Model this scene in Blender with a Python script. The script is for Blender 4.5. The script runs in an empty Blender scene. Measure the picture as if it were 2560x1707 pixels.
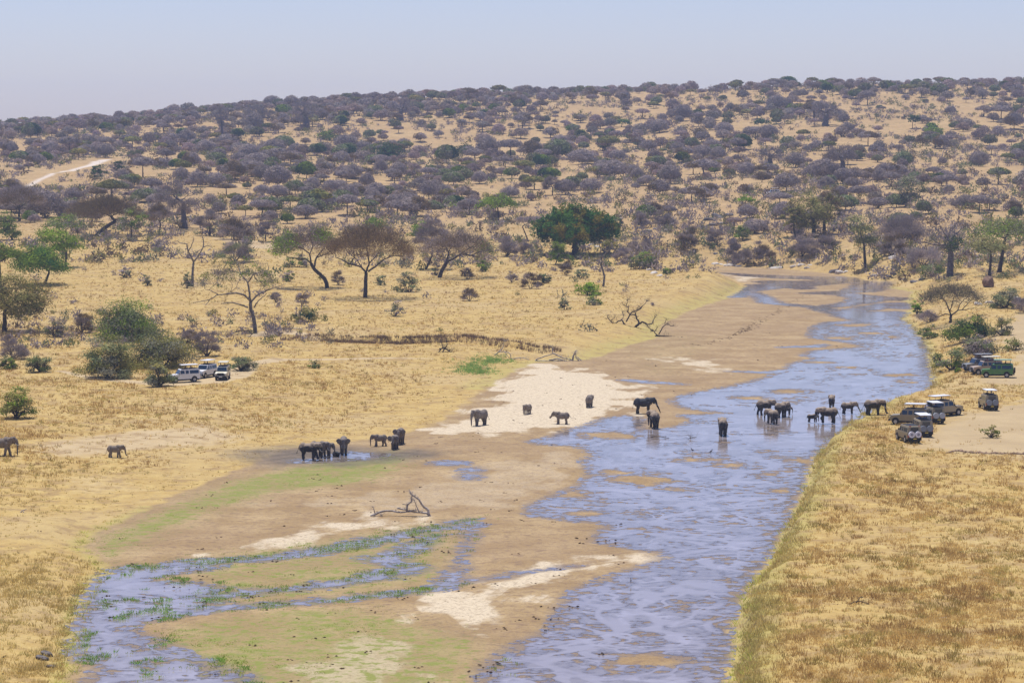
import bpy, bmesh, math, random
import numpy as np
from mathutils import Vector, Matrix, Euler

SC = bpy.context.scene
COL = SC.collection
# ------------------------------------------------------------------ camera
F, YH, CX, CY, H = 7000.0, 300.0, 1280.0, 853.5, 41.5
PITCH = math.atan((CY - YH) / F)
cam_d = bpy.data.cameras.new("camera")
cam_d.sensor_width = 36.0
cam_d.lens = F / 2560.0 * 36.0
cam_d.clip_start, cam_d.clip_end = 1.0, 20000.0
cam = bpy.data.objects.new("camera", cam_d)
COL.objects.link(cam)
cam.location = (0, 0, H)
cam.rotation_euler = (math.radians(90) - PITCH, 0, 0)
SC.camera = cam
# ------------------------------------------------------------------ sky and sun
SUN_EL, SUN_AZ = math.radians(75), math.radians(-25)
world = bpy.data.worlds.new("World")
SC.world = world
world.use_nodes = True
wn = world.node_tree
wn.nodes.clear()
w_out = wn.nodes.new("ShaderNodeOutputWorld")
w_bg = wn.nodes.new("ShaderNodeBackground")
w_sky = wn.nodes.new("ShaderNodeTexSky")
w_sky.sky_type = 'NISHITA'
w_sky.sun_disc = False
w_sky.sun_elevation = SUN_EL
w_sky.sun_rotation = SUN_AZ
w_sky.altitude = 1000
w_sky.air_density = 1.0
w_sky.dust_density = 0.7
w_sky.ozone_density = 2.0
w_mul = wn.nodes.new("ShaderNodeMixRGB")
w_mul.blend_type = 'MULTIPLY'
w_mul.inputs[0].default_value = 1.0
w_mul.inputs[2].default_value = (0.965, 0.93, 1.22, 1)
w_bg.inputs[1].default_value = 0.103
wn.links.new(w_sky.outputs[0], w_mul.inputs[1])
wn.links.new(w_mul.outputs[0], w_bg.inputs[0])
wn.links.new(w_bg.outputs[0], w_out.inputs[0])
sun_d = bpy.data.lights.new("sun", 'SUN')
sun_d.energy = 5.0
sun_d.angle = math.radians(0.53)
sun_d.color = (1.0, 0.955, 0.89)
sun = bpy.data.objects.new("sun", sun_d)
COL.objects.link(sun)
SUNV = Vector((math.sin(SUN_AZ) * math.cos(SUN_EL), math.cos(SUN_AZ) * math.cos(SUN_EL), math.sin(SUN_EL)))
sun.rotation_euler = SUNV.to_track_quat('Z', 'Y').to_euler()
sun.location = (0, 300, 300)
SC.view_settings.view_transform = 'Standard'
SC.view_settings.look = 'None'
SC.view_settings.exposure = 0.0
SC.view_settings.gamma = 1.0
SC.render.engine = 'CYCLES'
SC.cycles.use_denoising = True
SC.cycles.max_bounces = 5
SC.cycles.diffuse_bounces = 2
SC.cycles.glossy_bounces = 3
SC.cycles.transparent_max_bounces = 8
SC.cycles.volume_bounces = 1
SC.cycles.sample_clamp_indirect = 6

# ------------------------------------------------------------------ maths helpers
def vh(ix, iy, seed):
    h = (ix.astype(np.int64) * 374761393 + iy.astype(np.int64) * 668265263 + seed * 974711) & 0xffffffff
    h = ((h ^ (h >> 13)) * 1274126177) & 0xffffffff
    h = (h ^ (h >> 16)) & 0xffffff
    return h.astype(np.float64) / 0xffffff
def vnoise(x, y, seed=0):
    ix, iy = np.floor(x), np.floor(y)
    fx, fy = x - ix, y - iy
    fx, fy = fx * fx * (3 - 2 * fx), fy * fy * (3 - 2 * fy)
    a, b = vh(ix, iy, seed), vh(ix + 1, iy, seed)
    c, d = vh(ix, iy + 1, seed), vh(ix + 1, iy + 1, seed)
    return (a + (b - a) * fx) * (1 - fy) + (c + (d - c) * fx) * fy
def fbm(x, y, oct=4, seed=0):
    s, a, t = 0.0, 1.0, 0.0
    for k in range(oct):
        s = s + a * vnoise(x * 2 ** k, y * 2 ** k, seed + k * 17)
        t += a
        a *= 0.5
    return s / t
def sm(a, b, x):
    t = np.clip((np.asarray(x, float) - a) / (b - a), 0, 1)
    return t * t * (3 - 2 * t)
CP, SP = math.cos(PITCH), math.sin(PITCH)
def ray(px, py):
    """direction of the photograph's line of sight through a pixel, scaled to Y = 1"""
    x = (np.asarray(px, float) - CX) / F
    y = -(np.asarray(py, float) - CY) / F
    dy = CP + y * SP
    dz = -SP + y * CP
    return x / dy, dz / dy
def onz(px, py, z=0.0):
    ux, uz = ray(px, py)
    Y = (z - H) / uz
    return np.stack([ux * Y, Y], -1)
def poly_w(pts, z=0.0):
    p = np.array(pts, float)
    return onz(p[:, 0], p[:, 1], z)
def sdpoly(X, Y, P, margin=60.0):
    out = np.full(X.shape, -margin)
    x0, y0 = P.min(0) - margin
    x1, y1 = P.max(0) + margin
    m = (X > x0) & (X < x1) & (Y > y0) & (Y < y1)
    x, y = X[m], Y[m]
    if not len(x):
        return out
    d2 = np.full(x.shape, 1e12)
    ins = np.zeros(x.shape, bool)
    n = len(P)
    for i in range(n):
        ax, ay = P[i]
        bx, by = P[(i + 1) % n]
        ex, ey = bx - ax, by - ay
        t = np.clip(((x - ax) * ex + (y - ay) * ey) / (ex * ex + ey * ey + 1e-9), 0, 1)
        d2 = np.minimum(d2, (x - ax - t * ex) ** 2 + (y - ay - t * ey) ** 2)
        c = ((ay > y) != (by > y))
        with np.errstate(divide='ignore', invalid='ignore'):
            xi = ax + (y - ay) * (bx - ax) / (by - ay)
        ins ^= c & (x < xi)
    d = np.sqrt(d2)
    out[m] = np.maximum(np.where(ins, d, -d), -margin)
    return out
def sdline(X, Y, P, hw, margin=30.0):
    """distance field of a polyline of half width hw (a number or one per point)"""
    out = np.full(X.shape, -margin)
    x0, y0 = P.min(0) - margin
    x1, y1 = P.max(0) + margin
    m = (X > x0) & (X < x1) & (Y > y0) & (Y < y1)
    x, y = X[m], Y[m]
    if not len(x):
        return out
    hw = np.broadcast_to(np.asarray(hw, float), (len(P),))
    best = np.full(x.shape, -1e9)
    for i in range(len(P) - 1):
        ax, ay = P[i]
        ex, ey = P[i + 1] - P[i]
        t = np.clip(((x - ax) * ex + (y - ay) * ey) / (ex * ex + ey * ey + 1e-9), 0, 1)
        d = np.sqrt((x - ax - t * ex) ** 2 + (y - ay - t * ey) ** 2)
        best = np.maximum(best, hw[i] * (1 - t) + hw[i + 1] * t - d)
    out[m] = best
    return out
def sdell(X, Y, e):
    cx, cy, rx, ry = e[:4]
    c = onz(cx, cy)
    k = c[1] / F
    RX, RY = rx * k, ry * c[1] / (cy - YH)
    q = np.sqrt(((X - c[0]) / RX) ** 2 + ((Y - c[1]) / RY) ** 2)
    return (1 - q) * min(RX, RY)

# ------------------------------------------------------------------ terrain
BED_LEFT = [(60, 1900), (150, 1760), (172, 1707), (190, 1640), (195, 1560), (205, 1520), (225, 1475), (250, 1440), (280, 1433), (265, 1408), (200, 1365), (245, 1330), (300, 1305), (450, 1235), (560, 1190), (640, 1155), (740, 1118), (860, 1108), (1000, 1085), (1090, 1062), (1150, 1020), (1200, 985), (1250, 950), (1300, 920), (1345, 906), (1462, 899), (1514, 887), (1552, 868), (1639, 846), (1661, 808), (1715, 781), (1770, 761), (1821, 745), (1855, 728), (1873, 715), (1846, 704), (1810, 690), (1790, 677), (1779, 666)]
BED_FAR = [(1848, 668), (1953, 673), (2069, 683), (2135, 694), (2161, 702), (2235, 704), (2219, 719), (2261, 726), (2282, 730), (2261, 753), (2277, 766), (2246, 797), (2268, 813), (2293, 843), (2312, 865), (2312, 895), (2323, 949), (2314, 985)]
BED_NEAR = [(2219, 1012), (2151, 1053), (2072, 1099), (2059, 1126), (2053, 1170), (2029, 1213), (2015, 1262), (1988, 1295), (1974, 1338), (1947, 1376), (1920, 1405), (1903, 1452), (1889, 1501), (1889, 1572), (1879, 1626), (1865, 1702), (1850, 1800), (1830, 1900)]
ZB = 2.1
BED = np.concatenate([poly_w(BED_LEFT), poly_w(BED_FAR), poly_w(BED_NEAR, ZB)])
_c = poly_w([(900, 1900), (1000, 1700), (1250, 1400), (1550, 1100), (1880, 900), (1990, 760), (2040, 690)])
_c = _c[np.argsort(_c[:, 1])]
_E = poly_w([(560, 880), (700, 872), (785, 856), (900, 863), (1000, 867), (1150, 861), (1290, 874), (1345, 886), (1400, 889)])
RIDGE_PX = np.array([-400, 0, 300, 600, 900, 1200, 1500, 1800, 2100, 2560, 3000], float)
RIDGE_PY = np.array([330, 318, 300, 276, 252, 240, 232, 224, 214, 212, 214], float)
def landz(X, Y):
    u = X / np.maximum(Y, 50) * F + CX
    rp = np.interp(u, RIDGE_PX, RIDGE_PY)
    zr = H - (rp - YH) / F * 2000.0
    k = (zr - 38.0) / 26.0
    kn = [0, 170, 200, 300, 430, 520, 660, 760, 850, 1000, 1150, 1500]
    left = np.interp(Y, kn, [0, 0, 0.6, 1.0, 1.2, 1.5, 2.2, 4.0, 6.3, 11.0, 17.0, 27.5])
    right = np.interp(Y, kn, [0, 0, 2.3, 2.6, 2.9, 3.2, 3.8, 4.8, 7.5, 13.0, 19.5, 36.0])
    s = sm(1500, 2100, u)
    z = left * (1 - s) + right * s
    t = np.clip((Y - 1500) / 500, 0, 1)
    z15 = 27.5 * (1 - s) + 36.0 * s
    far = z15 + (zr - z15) * (1 - (1 - t) ** 1.6)
    z = np.where(Y > 1500, far, z)
    z = z - np.clip(Y - 2050, 0, 2000) * 0.03
    a = sm(640, 1100, Y)
    z = z + a * (fbm(X / 130, Y / 170, 3, 5) - 0.5) * 7.0 * (1 - 0.75 * sm(1700, 2000, Y))
    z = z + (fbm(X / 14, Y / 18, 3, 9) - 0.5) * (0.5 + a * 1.2)
    return z
def side_right(X, Y):
    return X > np.interp(Y, _c[:, 1], _c[:, 0])
def terrain(X, Y, sd=None):
    X = np.asarray(X, float)
    Y = np.asarray(Y, float)
    if sd is None:
        sd = sdpoly(X, Y, BED, 80.0)
    d = -sd
    L = landz(X, Y)
    R = side_right(X, Y)
    near = 1 - sm(385, 425, Y)
    # left shore
    w = 10 + 30 * (1 - sm(455, 500, Y)) * (1 - 0) + 22 * sm(760, 820, Y)
    w = np.where(Y < 285, 6.0, w)
    zl = L * sm(0, 1, d / w)
    rill = (fbm(X / 3.0, Y / 4.0, 2, 71) - 0.5)
    dd = d + near * 2.6 + rill * 1.6 + (fbm(X / 8.0, Y / 11.0, 2, 73) - .5) * near * 4.0
    zr = L * np.where(Y < 780, sm(0, 1, dd / (3.6 + 9 * (1 - near) * sm(430, 470, Y) + 3 * (1 - near))), sm(0, 1, d / 28))
    z = np.where(R, zr, zl)
    z = np.where((d > 0) | R, z, 0)
    # cut bank in the left plain
    ye = np.interp(X, _E[:, 0], _E[:, 1]) + (vnoise(X / 2.2, X * 0 + 3.3, 31) - 0.5) * 3.0
    hgt = 1.0 * sm(_E[1, 0], _E[2, 0], X) * (1 - sm(_E[-2, 0], _E[-1, 0], X))
    wd = 0.5
    cut = hgt * (sm(-wd, wd, Y - ye) - 1) * (1 - sm(0, 35, ye - Y) * 0.6)
    z = z + np.where((~R) & (d > 0) & (Y < 620), cut * sm(0, 12, d), 0)
    # bed relief
    bed = 0.05 + 0.25 * (fbm(X / 9, Y / 14, 3, 51) - 0.4)
    z = z + np.where(d < 0, np.clip(bed, 0.0, 0.4) * sm(0, 4, -d) * (1 - near * R * 0), 0)
    rough = (fbm(X / 4.5, Y / 6, 3, 77) - .5) * 2.6 * sm(0, 5, d) * sm(55, 12, d) * sm(690, 760, Y)
    z = z + np.where(d > 0, rough, 0)
    # ground under and beside the viewpoint: the escarpment the picture is taken from
    esc = np.maximum(39.3 - 0.235 * Y, 0) * (Y < 180)
    return np.maximum(z, esc)
def hit(px, py, y0=176.0, y1=2400.0):
    """first point of the terrain seen through a pixel"""
    px = np.atleast_1d(np.asarray(px, float))
    py = np.atleast_1d(np.asarray(py, float))
    ux, uz = ray(px, py)
    Ys = np.concatenate([np.arange(y0, 900, 1.5), np.arange(900, y1, 4.0)])
    out = np.zeros((len(px), 3))
    for i in range(len(px)):
        xs = ux[i] * Ys
        zr = H + uz[i] * Ys
        below = zr < terrain(xs, Ys)
        j = int(np.argmax(below)) if below.any() else len(Ys) - 1
        lo, hi = (Ys[j - 1], Ys[j]) if j > 0 else (Ys[0], Ys[0])
        for _ in range(8):
            mid = 0.5 * (lo + hi)
            if H + uz[i] * mid < float(terrain(np.array([ux[i] * mid]), np.array([mid]))[0]):
                hi = mid
            else:
                lo = mid
        Yv = 0.5 * (lo + hi)
        out[i] = (ux[i] * Yv, Yv, H + uz[i] * Yv)
    return out

# traced plan of the water, the sand bars and the ground cover
MAIN = [(1180, 1900), (1230, 1707), (1225, 1680), (1280, 1632), (1307, 1613), (1400, 1572), (1408, 1545), (1427, 1507), (1454, 1477), (1525, 1447), (1628, 1414), (1661, 1401), (1675, 1387), (1655, 1379), (1566, 1365), (1511, 1354), (1517, 1327), (1541, 1314), (1511, 1304), (1443, 1301), (1334, 1287), (1343, 1260), (1432, 1225), (1465, 1214), (1492, 1181), (1470, 1151), (1498, 1140), (1481, 1124), (1443, 1113), (1356, 1110), (1334, 1102), (1372, 1097), (1432, 1075), (1487, 1061), (1519, 1045), (1568, 1040), (1592, 1056), (1598, 1075), (1688, 1070), (1748, 1053), (1715, 1037), (1830, 1034), (1715, 1018), (1688, 1002), (1726, 985), (1789, 974), (1846, 963), (1920, 945), (1974, 922), (1988, 908), (2050, 895), (2012, 889), (2042, 876), (2165, 868), (2151, 860), (2029, 843), (2040, 816), (2072, 805), (2143, 802), (2083, 789), (2110, 780), (2240, 778), (2330, 790), (2420, 850), (2440, 990), (2330, 1120), (2180, 1250), (2080, 1480), (2050, 1900)]
ISLES = [(1610, 1200, 95, 15), (1545, 1180, 45, 8), (1528, 1089, 78, 12), (1445, 1236, 50, 9), (1470, 1283, 60, 7), (1835, 1162, 55, 9), (1745, 1149, 60, 4), (1915, 1186, 60, 8), (1700, 1223, 30, 4), (1930, 1129, 32, 6), (2005, 1154, 42, 11), (1985, 1180, 35, 7), (1952, 1227, 50, 7), (1940, 1140, 12, 4), (1632, 1652, 120, 20), (1520, 1668, 60, 12), (1983, 979, 60, 6), (1880, 995, 50, 5), (2255, 938, 55, 5), (2280, 955, 28, 5), (2138, 813, 62, 4), (2190, 833, 50, 3), (2230, 843, 30, 4), (2100, 845, 50, 5), (2050, 905, 40, 3), (2110, 918, 40, 3), (1600, 1322, 60, 6), (1810, 1105, 30, 3)]
SHOALS = [(2190, 835, 150, 30), (2080, 760, 160, 20), (2000, 700, 160, 18), (2150, 735, 120, 18), (2100, 870, 90, 10), (1560, 1590, 150, 22), (1690, 1515, 60, 16), (1850, 1450, 60, 14), (1830, 1300, 110, 16), (1660, 1330, 90, 14), (1790, 1400, 60, 10), (1790, 1545, 50, 18), (1800, 1670, 60, 20), (1500, 1250, 110, 18), (1620, 1280, 90, 14), (1600, 1200, 140, 24), (1690, 1135, 120, 12), (1900, 1160, 110, 16), (1900, 1080, 100, 10), (1800, 1010, 90, 10), (2100, 930, 110, 12), (2230, 890, 80, 12), (2200, 820, 90, 20), (1330, 1690, 60, 20), (1480, 1640, 130, 20), (1860, 1540, 30, 30), (2020, 1000, 120, 10), (1380, 1270, 60, 14), (1800, 1220, 120, 14)]
THREADS = [([(1835, 742), (1850, 728), (1900, 740), (1925, 757), (2040, 768), (2100, 783), (2180, 785)], [2.5, 2.5, 1.5, 2.0, 1.6, 2.5, 5]), ([(1850, 728), (1900, 716), (1960, 713), (2010, 722)], [3, 8, 7, 2]), ([(1905, 690), (1990, 694), (2080, 696), (2170, 706), (2240, 710)], [5, 6, 8, 6, 5]), ([(1950, 705), (2050, 706), (1990, 712)], 6), ([(2190, 712), (2150, 728), (2040, 733), (2120, 736), (2180, 744), (2250, 748)], [5, 4, 3, 3, 5, 5]), ([(2180, 745), (2150, 756), (2060, 768)], [5, 3, 2]), ([(2130, 780), (2180, 768), (2260, 760), (2275, 768)], [3, 3, 5, 6]), ([(1810, 683), (1880, 688), (1930, 690)], [1.5, 2.5, 4]), ([(1565, 950), (1620, 955), (1700, 960)], [0.5, 1.0, 0.3]), ([(1830, 928), (1920, 932), (1990, 925)], [0.3, 1.0, 1.5]), ([(1960, 868), (2030, 866), (2060, 862)], [0.5, 1.6, 0.5])]
LEFTW = [(195, 1640), (192, 1600), (200, 1560), (207, 1520), (227, 1475), (255, 1442), (290, 1428), (380, 1416), (480, 1405), (560, 1400), (540, 1420), (440, 1432), (360, 1450), (480, 1458), (560, 1470), (480, 1490), (540, 1505), (500, 1528), (400, 1545), (330, 1558), (300, 1575), (345, 1592), (400, 1612), (450, 1640), (540, 1665), (600, 1690), (620, 1760), (200, 1760), (240, 1707), (265, 1680), (250, 1655), (210, 1648)]
LCH = [([(300, 1430), (506, 1402), (640, 1397), (762, 1382), (871, 1366), (966, 1345), (1060, 1325), (1184, 1297)], [1.1, .9, 1.1, 1.0, 1.2, 1.0, .9, 0.1]), ([(500, 1490), (656, 1478), (749, 1470), (885, 1452), (980, 1432), (1040, 1418), (960, 1398), (1060, 1358), (1085, 1335)], [1.2, 0.6, 0.6, 0.7, 1.6, 1.0, 1.5, .7, 0.3]), ([(400, 1530), (640, 1513), (722, 1508), (858, 1496), (994, 1483), (1089, 1470), (1122, 1458)], [1.6, 0.5, 0.4, 0.5, 0.45, 0.5, 0.4]), ([(1120, 1462), (1150, 1400), (1178, 1330), (1190, 1300)], [0.35, -0.12, -0.2, -0.3]), ([(1124, 1460), (1280, 1436), (1440, 1412)], [0.3, -0.1, -0.3])]
PUDDLES = [(1122, 1158, 34, 4.5), (1178, 1174, 12, 3), (1176, 1191, 13, 3.5), (1592, 1052, 10, 4), (1475, 1100, 20, 4)]
POOL = [(735, 1150), (790, 1147), (835, 1137), (880, 1131), (925, 1134), (962, 1137), (920, 1144), (870, 1149), (790, 1153), (745, 1155)]
WHITE = [([(1335, 912), (1400, 916), (1480, 932), (1560, 952), (1615, 970), (1590, 985), (1600, 1005), (1560, 1030), (1510, 1048), (1430, 1068), (1330, 1088), (1200, 1083), (1040, 1090), (1090, 1066), (1180, 1040), (1215, 1000), (1255, 960), (1290, 925)], 1.0), ([(1640, 898), (1690, 895), (1760, 903), (1820, 922), (1800, 932), (1740, 922), (1680, 910)], 0.75), ([(1250, 1444), (1400, 1413), (1560, 1392), (1640, 1396), (1600, 1410), (1450, 1440), (1330, 1475), (1240, 1540), (1225, 1585), (1140, 1580), (1080, 1530), (1060, 1510), (1110, 1482)], 0.85), ([(560, 1385), (700, 1350), (850, 1318), (930, 1287), (1050, 1290), (1040, 1306), (900, 1330), (760, 1352), (640, 1372)], 0.8), ([(810, 1630), (900, 1595), (1030, 1640), (1010, 1760), (760, 1760), (740, 1690)], 0.6), ([(640, 1260), (900, 1250), (1000, 1210), (1200, 1160), (1400, 1130), (1480, 1150), (1470, 1190), (1420, 1220), (1300, 1262), (1150, 1285), (900, 1275)], 0.35), ([(1800, 687), (1850, 689), (1905, 694), (1880, 700), (1846, 703)], 0.7), ([(700, 875), (730, 852), (785, 857), (775, 878)], 0.5)]
GREEN = [([(265, 1408), (205, 1368), (250, 1332), (320, 1300), (450, 1245), (560, 1200), (700, 1170), (860, 1140), (1000, 1118), (1060, 1140), (1010, 1185), (900, 1215), (700, 1235), (540, 1285), (400, 1345), (320, 1390)], 0.8), ([(400, 1760), (330, 1600), (420, 1560), (640, 1520), (900, 1510), (1100, 1560), (1250, 1600), (1220, 1760)], 0.66), ([(400, 1400), (640, 1370), (1000, 1310), (1180, 1290), (1150, 1460), (900, 1490), (500, 1520)], 0.6), ([(1500, 850), (1680, 820), (1820, 850), (1700, 960), (1560, 930)], 0.28)]
TRACKS = [([(150, 930), (230, 946), (330, 956), (430, 962), (500, 955), (560, 945), (620, 915), (700, 900), (900, 896), (1080, 893)], [1.0, 1.3, 2.0, 3.5, 5.0, 4.0, 2.2, 1.6, 1.4, 0.6]), ([(330, 586), (450, 583), (560, 590)], [3, 5, 3]), ([(560, 640), (700, 655), (900, 650)], [4, 8, 3]), ([(640, 845), (700, 835), (790, 845)], [2, 4, 1])]
DUST = [([(60, 1118), (160, 1100), (320, 1082), (520, 1070), (640, 1085), (440, 1118), (260, 1145), (120, 1150)], 0.75), ([(100, 1190), (300, 1180), (380, 1215), (250, 1240), (140, 1230)], 0.5), ([(0, 1040), (100, 1036), (140, 1050), (0, 1062)], 0.7), ([(620, 1090), (800, 1085), (1000, 1065), (1060, 1080), (1000, 1110), (800, 1115)], 0.4)]
MUD = [(620, 1128), (720, 1116), (860, 1120), (1000, 1126), (1080, 1134), (1010, 1152), (850, 1162), (700, 1166), (640, 1152)]
LOT = [[(2275, 1112), (2310, 1085), (2350, 1055), (2420, 1032), (2560, 1000), (2760, 975), (2800, 1140), (2560, 1136), (2400, 1128), (2330, 1118)], [(2440, 955), (2500, 932), (2560, 890), (2700, 900), (2700, 960), (2560, 962)], [(2490, 855), (2530, 800), (2600, 780), (2700, 860), (2600, 890), (2520, 880)]]
HILLROAD = [(60, 470), (110, 445), (150, 432), (200, 420), (238, 410), (262, 400)]
# ------------------------------------------------------------------ node helpers
class NT:
    def __init__(s, name):
        s.m = bpy.data.materials.new(name)
        s.m.use_nodes = True
        s.t = s.m.node_tree
        s.t.nodes.clear()
    def n(s, typ, **kw):
        nd = s.t.nodes.new(typ)
        for k, v in kw.items():
            if k == 'i':
                for a, b in v.items():
                    if isinstance(b, bpy.types.NodeSocket):
                        s.t.links.new(b, nd.inputs[a])
                    else:
                        nd.inputs[a].default_value = b
            else:
                setattr(nd, k, v)
        return nd
    def math(s, op, a, b=0.0, c=None, clamp=False):
        nd = s.n("ShaderNodeMath", operation=op, use_clamp=clamp)
        for i, v in enumerate((a, b) if c is None else (a, b, c)):
            if isinstance(v, bpy.types.NodeSocket):
                s.t.links.new(v, nd.inputs[i])
            else:
                nd.inputs[i].default_value = v
        return nd.outputs[0]
    def mix(s, f, a, b, mode='MIX'):
        nd = s.n("ShaderNodeMixRGB", blend_type=mode)
        for i, v in enumerate((f, a, b)):
            if isinstance(v, bpy.types.NodeSocket):
                s.t.links.new(v, nd.inputs[i])
            elif i == 0:
                nd.inputs[0].default_value = v
            else:
                nd.inputs[i].default_value = (*v, 1) if len(v) == 3 else v
        return nd.outputs[0]
    def noise(s, scale, detail=3.0, vec=None, rough=0.55, dist=0.0):
        nd = s.n("ShaderNodeTexNoise", i={'Scale': scale, 'Detail': detail, 'Roughness': rough, 'Distortion': dist})
        if vec is None:
            if not hasattr(s, 'geo'):
                s.geo = s.n("ShaderNodeNewGeometry")
            vec = s.geo.outputs['Position']
        s.t.links.new(vec, nd.inputs['Vector'])
        return nd.outputs['Fac']
    def ramp(s, f, a, b):
        nd = s.n("ShaderNodeMapRange", interpolation_type='SMOOTHSTEP')
        s.t.links.new(f, nd.inputs[0])
        nd.inputs[1].default_value = a
        nd.inputs[2].default_value = b
        return nd.outputs[0]
    def attr(s, name):
        return s.n("ShaderNodeAttribute", attribute_name=name)
    def sep(s, c):
        nd = s.n("ShaderNodeSeparateColor")
        s.t.links.new(c, nd.inputs[0])
        return nd.outputs
    def out(s, sh):
        o = s.n("ShaderNodeOutputMaterial")
        s.t.links.new(sh, o.inputs[0])
        return s.m
    def bsdf(s, col, rough=0.8, spec=0.3, bump=None, bs=0.3, bd=0.1, **kw):
        nd = s.n("ShaderNodeBsdfPrincipled")
        for k, v in (('Base Color', col), ('Roughness', rough), ('Specular IOR Level', spec)):
            if isinstance(v, bpy.types.NodeSocket):
                s.t.links.new(v, nd.inputs[k])
            else:
                nd.inputs[k].default_value = (*v, 1) if k == 'Base Color' and len(v) == 3 else v
        for k, v in kw.items():
            nd.inputs[k.replace('_', ' ')].default_value = v
        if bump is not None:
            b = s.n("ShaderNodeBump", i={'Strength': bs, 'Distance': bd, 'Height': bump})
            s.t.links.new(b.outputs[0], nd.inputs['Normal'])
        return nd.outputs[0]

def tag(o, label=None, cat=None, group=None, kind=None):
    for k, v in (('label', label), ('category', cat), ('group', group), ('kind', kind)):
        if v:
            o[k] = v
    return o
def empty(name, loc=(0, 0, 0), rz=0.0):
    o = bpy.data.objects.new(name, None)
    COL.objects.link(o)
    o.empty_display_size = 0.5
    o.location = loc
    o.rotation_euler = (0, 0, rz)
    return o
def link(name, me, parent=None, mat=None):
    o = bpy.data.objects.new(name, me)
    COL.objects.link(o)
    if parent:
        o.parent = parent
    if mat:
        if not len(me.materials):
            me.materials.append(mat)
    return o
KIDS = {}
def kids(o):
    return [c for c in COL.objects if c.parent == o]
def copy_tree(o, ch=None):
    """a thing with its parts and their sub-parts (ch = list of (part, [sub-parts]))"""
    c = o.copy()
    COL.objects.link(c)
    for p, subs in ch:
        q = p.copy()
        COL.objects.link(q)
        q.parent = c
        for s in subs:
            r = s.copy()
            COL.objects.link(r)
            r.parent = q
    return c
def tree_of(o):
    return [(p, list(p.children)) for p in o.children]
def mesh_np(name, V, Fq, smooth=False, col=None, mat=None):
    """V (n,3); Fq (m,k) array or list of arrays with constant k each"""
    me = bpy.data.meshes.new(name)
    fs = Fq if isinstance(Fq, list) else [Fq]
    fs = [f for f in fs if len(f)]
    nl = sum(f.size for f in fs)
    npol = sum(len(f) for f in fs)
    me.vertices.add(len(V))
    me.vertices.foreach_set("co", np.ascontiguousarray(V, np.float32).ravel())
    me.loops.add(nl)
    me.loops.foreach_set("vertex_index", np.concatenate([f.ravel() for f in fs]).astype(np.int32))
    me.polygons.add(npol)
    tot = np.concatenate([np.full(len(f), f.shape[1]) for f in fs])
    me.polygons.foreach_set("loop_start", np.concatenate([[0], np.cumsum(tot)[:-1]]).astype(np.int32))
    me.polygons.foreach_set("loop_total", tot.astype(np.int32))
    if smooth:
        me.polygons.foreach_set("use_smooth", np.ones(npol, bool))
    me.update(calc_edges=True)
    if col is not None:
        for k, c in (col.items() if isinstance(col, dict) else {'col': col}.items()):
            at = me.color_attributes.new(k, 'FLOAT_COLOR', 'POINT')
            c4 = np.ones((len(V), 4), np.float32)
            c4[:, :c.shape[1]] = c
            at.data.foreach_set("color", c4.ravel())
    if mat:
        me.materials.append(mat)
    return me

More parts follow.
